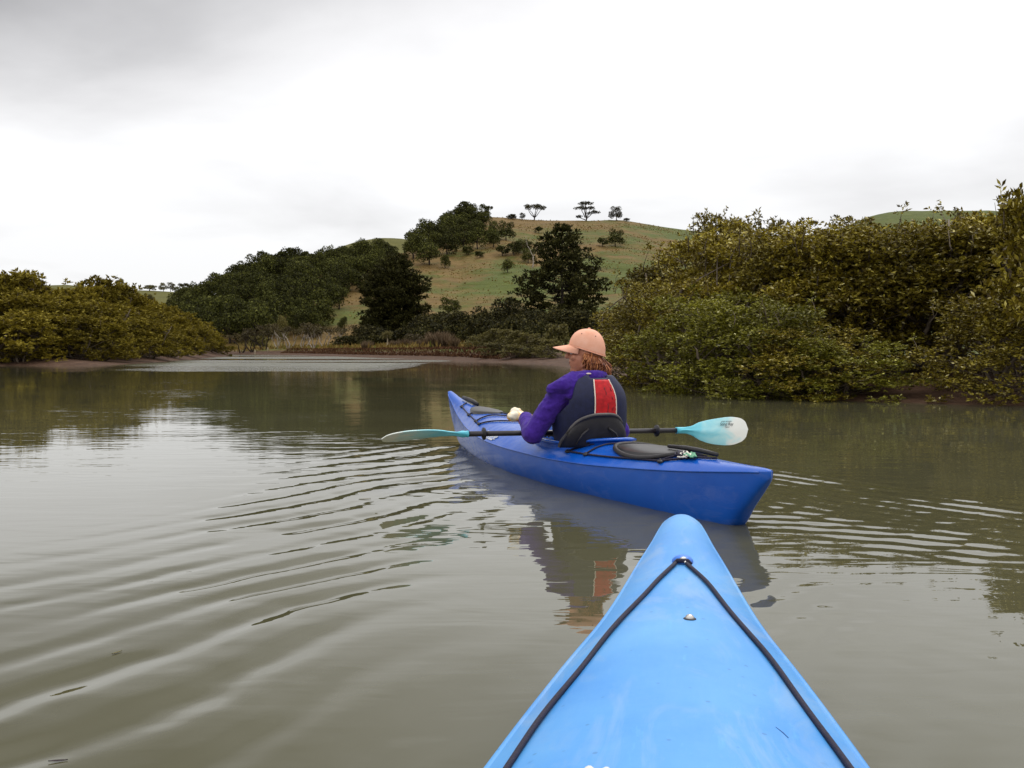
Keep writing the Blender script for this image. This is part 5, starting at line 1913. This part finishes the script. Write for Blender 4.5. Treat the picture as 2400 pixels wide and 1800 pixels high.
    so = vt.modifiers.new('pad', 'SOLIDIFY'); so.thickness = 0.022; so.offset = 1.0
    su = vt.modifiers.new('soft', 'SUBSURF'); su.levels = 1; su.render_levels = 1
    # red panel with cream piping down the back
    c0, hw = R(1.5), R(13.5)

    def lean(v):
        return c0 + R(2.5) * math.sin(math.pi * v) + R(3) * (v - 0.5)
    n, m = 9, 22
    vs = []
    for i in range(n):
        for j in range(m):
            v = 0.33 + 0.62 * j / (m - 1)
            u = -1 + 2 * i / (n - 1)
            vs.append(vest_pt(lean(v) + u * hw * (1 - 0.05 * v), v, 0.0262 + 0.0035 * (1 - u * u) + 0.0014 * math.sin(j * 2.6 + 1.4 * i)))
    mb = MB(); mb.add(vs, [tuple(q) for q in grid_quads(m, n)[:, ::-1]])
    rp = mb.build('red_panel', red, vt)
    so = rp.modifiers.new('pad', 'SOLIDIFY'); so.thickness = 0.004; so.offset = 0
    for u in (-1, 1):
        mb = MB()
        mb.tube([vest_pt(lean(v) + u * hw * (1 - 0.05 * v), v, 0.0275) for v in np.linspace(0.33, 0.955, 24)], 0.0036, 7)
        mb.build('piping', piping, vt)
    # quilting marks on the red panel
    mb = MB()
    for (u, v0, v1) in ((-0.1, 0.84, 0.72), (0.0, 0.60, 0.42), (0.55, 0.84, 0.78), (0.5, 0.55, 0.50), (0.45, 0.70, 0.66)):
        mb.tube([vest_pt(lean(v) + (u + 0.04 * math.sin(v * 60)) * hw, v, 0.0315 ) for v in np.linspace(v0, v1, 6)], 0.0022, 5)
    mb.build('stitching', plain('dark_thread', (0.10, 0.006, 0.012), 0.7), rp)

    # ---------------- cap
    cm = MB()
    nu, nv = 48, 16
    vs, fs = [], []
    for j in range(nv + 1):
        t = j / nv                                 # 0 top .. 1 band
        for i in range(nu):
            ph = 2 * math.pi * i / nu              # 0 = right, 90 = face
            s = math.sin(t * math.pi / 2) ** 0.86
            seam = 0.0045 * (1 - min(1, abs(((ph / (math.pi / 3)) + 0.5) % 1 - 0.5) / 0.06)) * (t > 0.02)
            x = 0.0865 * s * math.cos(ph); y = 0.107 * s * math.sin(ph) - 0.010
            back = 0.5 - 0.5 * math.sin(ph)
            zb = 0.046 - 0.050 * back              # the band sits lower at the back
            z = zb + (0.150 - zb) * math.cos(t * math.pi / 2) ** 0.95
            puff = 1 + 0.02 * math.sin(3 * ph + 1) * math.sin(t * math.pi)
            vs.append(hp(x * puff * (1 - seam * 4), y * puff * (1 - seam * 4), z))
    for j in range(nv):
        for i in range(nu):
            i2 = (i + 1) % nu
            ph = (i + .5) / nu * 360
            if 258 < ph < 282 and j >= nv - 4 and ((ph - 270) / 12) ** 2 + ((nv - 2.2 - j) / 2.2) ** 2 < 1:   # gap over the strap
                continue
            fs.append((j * nu + i, (j + 1) * nu + i, (j + 1) * nu + i2, j * nu + i2))
    cm.add(vs, fs)
    cap = cm.build('cap', cap_m.m, root)
    so = cap.modifiers.new('cloth', 'SOLIDIFY'); so.thickness = 0.003
    mb = MB(); mb.ball(hp(0, -0.010, 0.151), (0.009, 0.009, 0.006), 12, 7); mb.build('button', cap_m.m, cap)
    n, m = 25, 10
    vs = []
    for i in range(n):
        u = -1 + 2 * i / (n - 1)
        for j in range(m):
            v = j / (m - 1)
            an = R(90 + 62 * u)
            bx, by = 0.086 * math.cos(an), 0.106 * math.sin(an) - 0.010
            ext = 0.092 * math.sqrt(max(0, 1 - abs(u) ** 2.4))
            x = bx * (1 - 0.10 * v); y = by + ext * v
            z = 0.050 - 0.025 * (0.5 - 0.5 * math.sin(an)) - 0.022 * v - 0.022 * (abs(u) ** 1.7) * (0.35 + 0.65 * v)
            vs.append(hp(x, y, z))
    mb = MB(); mb.add(vs, [tuple(q) for q in grid_quads(m, n)])
    br = mb.build('brim', cap_m.m, cap)
    so = br.modifiers.new('stiff', 'SOLIDIFY'); so.thickness = 0.004
    mb = MB()
    P = [hp(0.0875 * math.cos(2 * math.pi * i / 48), 0.1083 * math.sin(2 * math.pi * i / 48) - 0.010, 0.047 - 0.050 * (0.5 - 0.5 * math.sin(2 * math.pi * i / 48)) + 0.002) for i in range(49)]
    mb.tube(P, 0.0026, 6)
    mb.build('band', cap_m.m, cap)
    for ph in (120, 180, 240, 60, 0, 300):
        a = R(ph + 30); t = 0.50
        s = math.sin(t * math.pi / 2) ** 0.86
        zb = 0.046 - 0.050 * (0.5 - 0.5 * math.sin(a))
        mb = MB(); mb.ball(hp(0.0875 * s * math.cos(a), 0.108 * s * math.sin(a) - 0.010, zb + (0.150 - zb) * math.cos(t * math.pi / 2) ** 0.95 + 0.001), 0.0032, 8, 6)
        mb.build('eyelet', plain('eyelet', (0.22, 0.08, 0.05), 0.6), cap)

    # ---------------- hair: wavy locks from under the cap to the collar
    r = np.random.default_rng(8)
    hm = MB()
    for k in range(900):
        ph = R(r.uniform(170, 376))               # round the back of the head, from the far cheek to the near one
        zr = 0.022 - 0.045 * (0.5 - 0.5 * math.sin(ph)) + r.normal() * 0.006
        out = r.uniform(0.86, 1.04)
        x0, y0 = 0.080 * math.cos(ph) * out, 0.100 * math.sin(ph) * out - 0.010
        L = r.uniform(0.055, 0.115) * (1.0 if math.sin(ph) < 0 else 0.8)
        fl_ = r.uniform(0.0, 0.034) * (1.7 if math.sin(ph) < -0.35 and r.random() < 0.5 else 1.0)
        a1, w1, f1 = r.uniform(0, 6.28), r.uniform(0.003, 0.009), r.uniform(7, 13)
        P, rad = [], []
        for j in range(9):
            t = j / 8
            fx = 1 + fl_ / 0.09 * (1.5 * t - 0.9 * t * t * t)
            P.append(hp(x0 * fx + w1 * t * math.sin(f1 * t + a1), y0 * fx + w1 * t * math.cos(f1 * t + a1), zr - L * t + 0.012 * t ** 3 * (fl_ / 0.034)))
            rad.append(0.0036 * (1 - 0.8 * t ** 2.5))
        hm.tube(P, rad, 4)
    hm.build('hair', hair_m.m, root)
    return root


person()


# ------------------------------------------------------------------ small things
def small_things():
    # crumpled wrapper lying on the foredeck
    r = np.random.default_rng(12)
    h = far_h
    mb = MB()
    mb.ball((0, 0, 0), (0.070, 0.060, 0.028), 26, 16)
    mb.ball((-0.004, 0.02, 0.028), (0.030, 0.030, 0.024), 20, 12)
    mb.ball((-0.052, -0.005, 0.004), (0.030, 0.026, 0.018), 16, 10)
    mb.ball((0.062, 0.0, -0.006), (0.030, 0.022, 0.012), 16, 10)

    def crumple(me):
        for v in me.vertices:
            p = v.co
            q = mnoise.noise(p * 38) * 0.010 + abs(mnoise.noise(p * 22 + Vector((3, 1, 2)))) * 0.012
            v.co = p + v.normal * q
        me.update()
    t = NT('wrapper')
    n = t.noise(t.obj(), 15, 3, 0.5, 0.6)
    t.L.new(t.ramp(n, [(0.30, (0.78, 0.74, 0.66)), (0.50, (0.82, 0.72, 0.52)), (0.58, (0.86, 0.50, 0.16)), (0.66, (0.62, 0.05, 0.05))]), t.b.inputs['Base Color'])
    t.b.inputs['Roughness'].default_value = 0.5
    o = remesh(mb, 'crumpled_wrapper', t.m, None, 0.006, 2, crumple)
    w = KST + KDIR * (1.45 + 0.405) + KRIGHT * (-0.315)
    o.location = (w[0], w[1], 0.362)
    o.rotation_euler = (0, 0, KANG + 0.3)
    tag(o, 'crumpled cream and orange wrapper in the left hand of the paddler', 'wrapper')
    # leaves afloat
    lm = plain('fallen_leaf', (0.13, 0.11, 0.035), 0.55, 0.3, 0.25, 40)
    ld = plain('dark_fallen_leaf', (0.030, 0.018, 0.022), 0.55, 0.3, 0.25, 40)
    for px, py, s, an, m_, lb in ((855, 1170, 0.032, 0.4, lm, 'small olive leaf floating in the wake near the turquoise blade'), (274, 1532, 0.016, 1.1, lm, 'tiny yellowish leaf floating at the lower left of the wake'),
                                  (136, 1784, 0.017, 0.2, ld, 'dark leaf floating in the bottom left corner')):
        x, y = wp(px, py)
        z = float(wave_height(np.array([x]), np.array([y]))[0])
        vs = []
        for i in range(9):
            u = i / 8
            wd = 0.36 * math.sin(math.pi * u ** 0.85) * s
            for k in (-1, 0, 1):
                vs.append(((u - 0.5) * 2 * s, k * wd * 0.5, 0.0012 + 0.001 * abs(k) + 0.003 * (u - .5) ** 2))
        mb = MB(); mb.add(vs, [tuple(q) for q in grid_quads(3, 9)])
        o = mb.build('floating_leaf', m_)
        o.location = (x, y, z); o.rotation_euler = (0, 0, an)
        so = o.modifiers.new('t', 'SOLIDIFY'); so.thickness = 0.0012
        tag(o, lb, 'leaf', 'leaves floating on the water')


small_things()
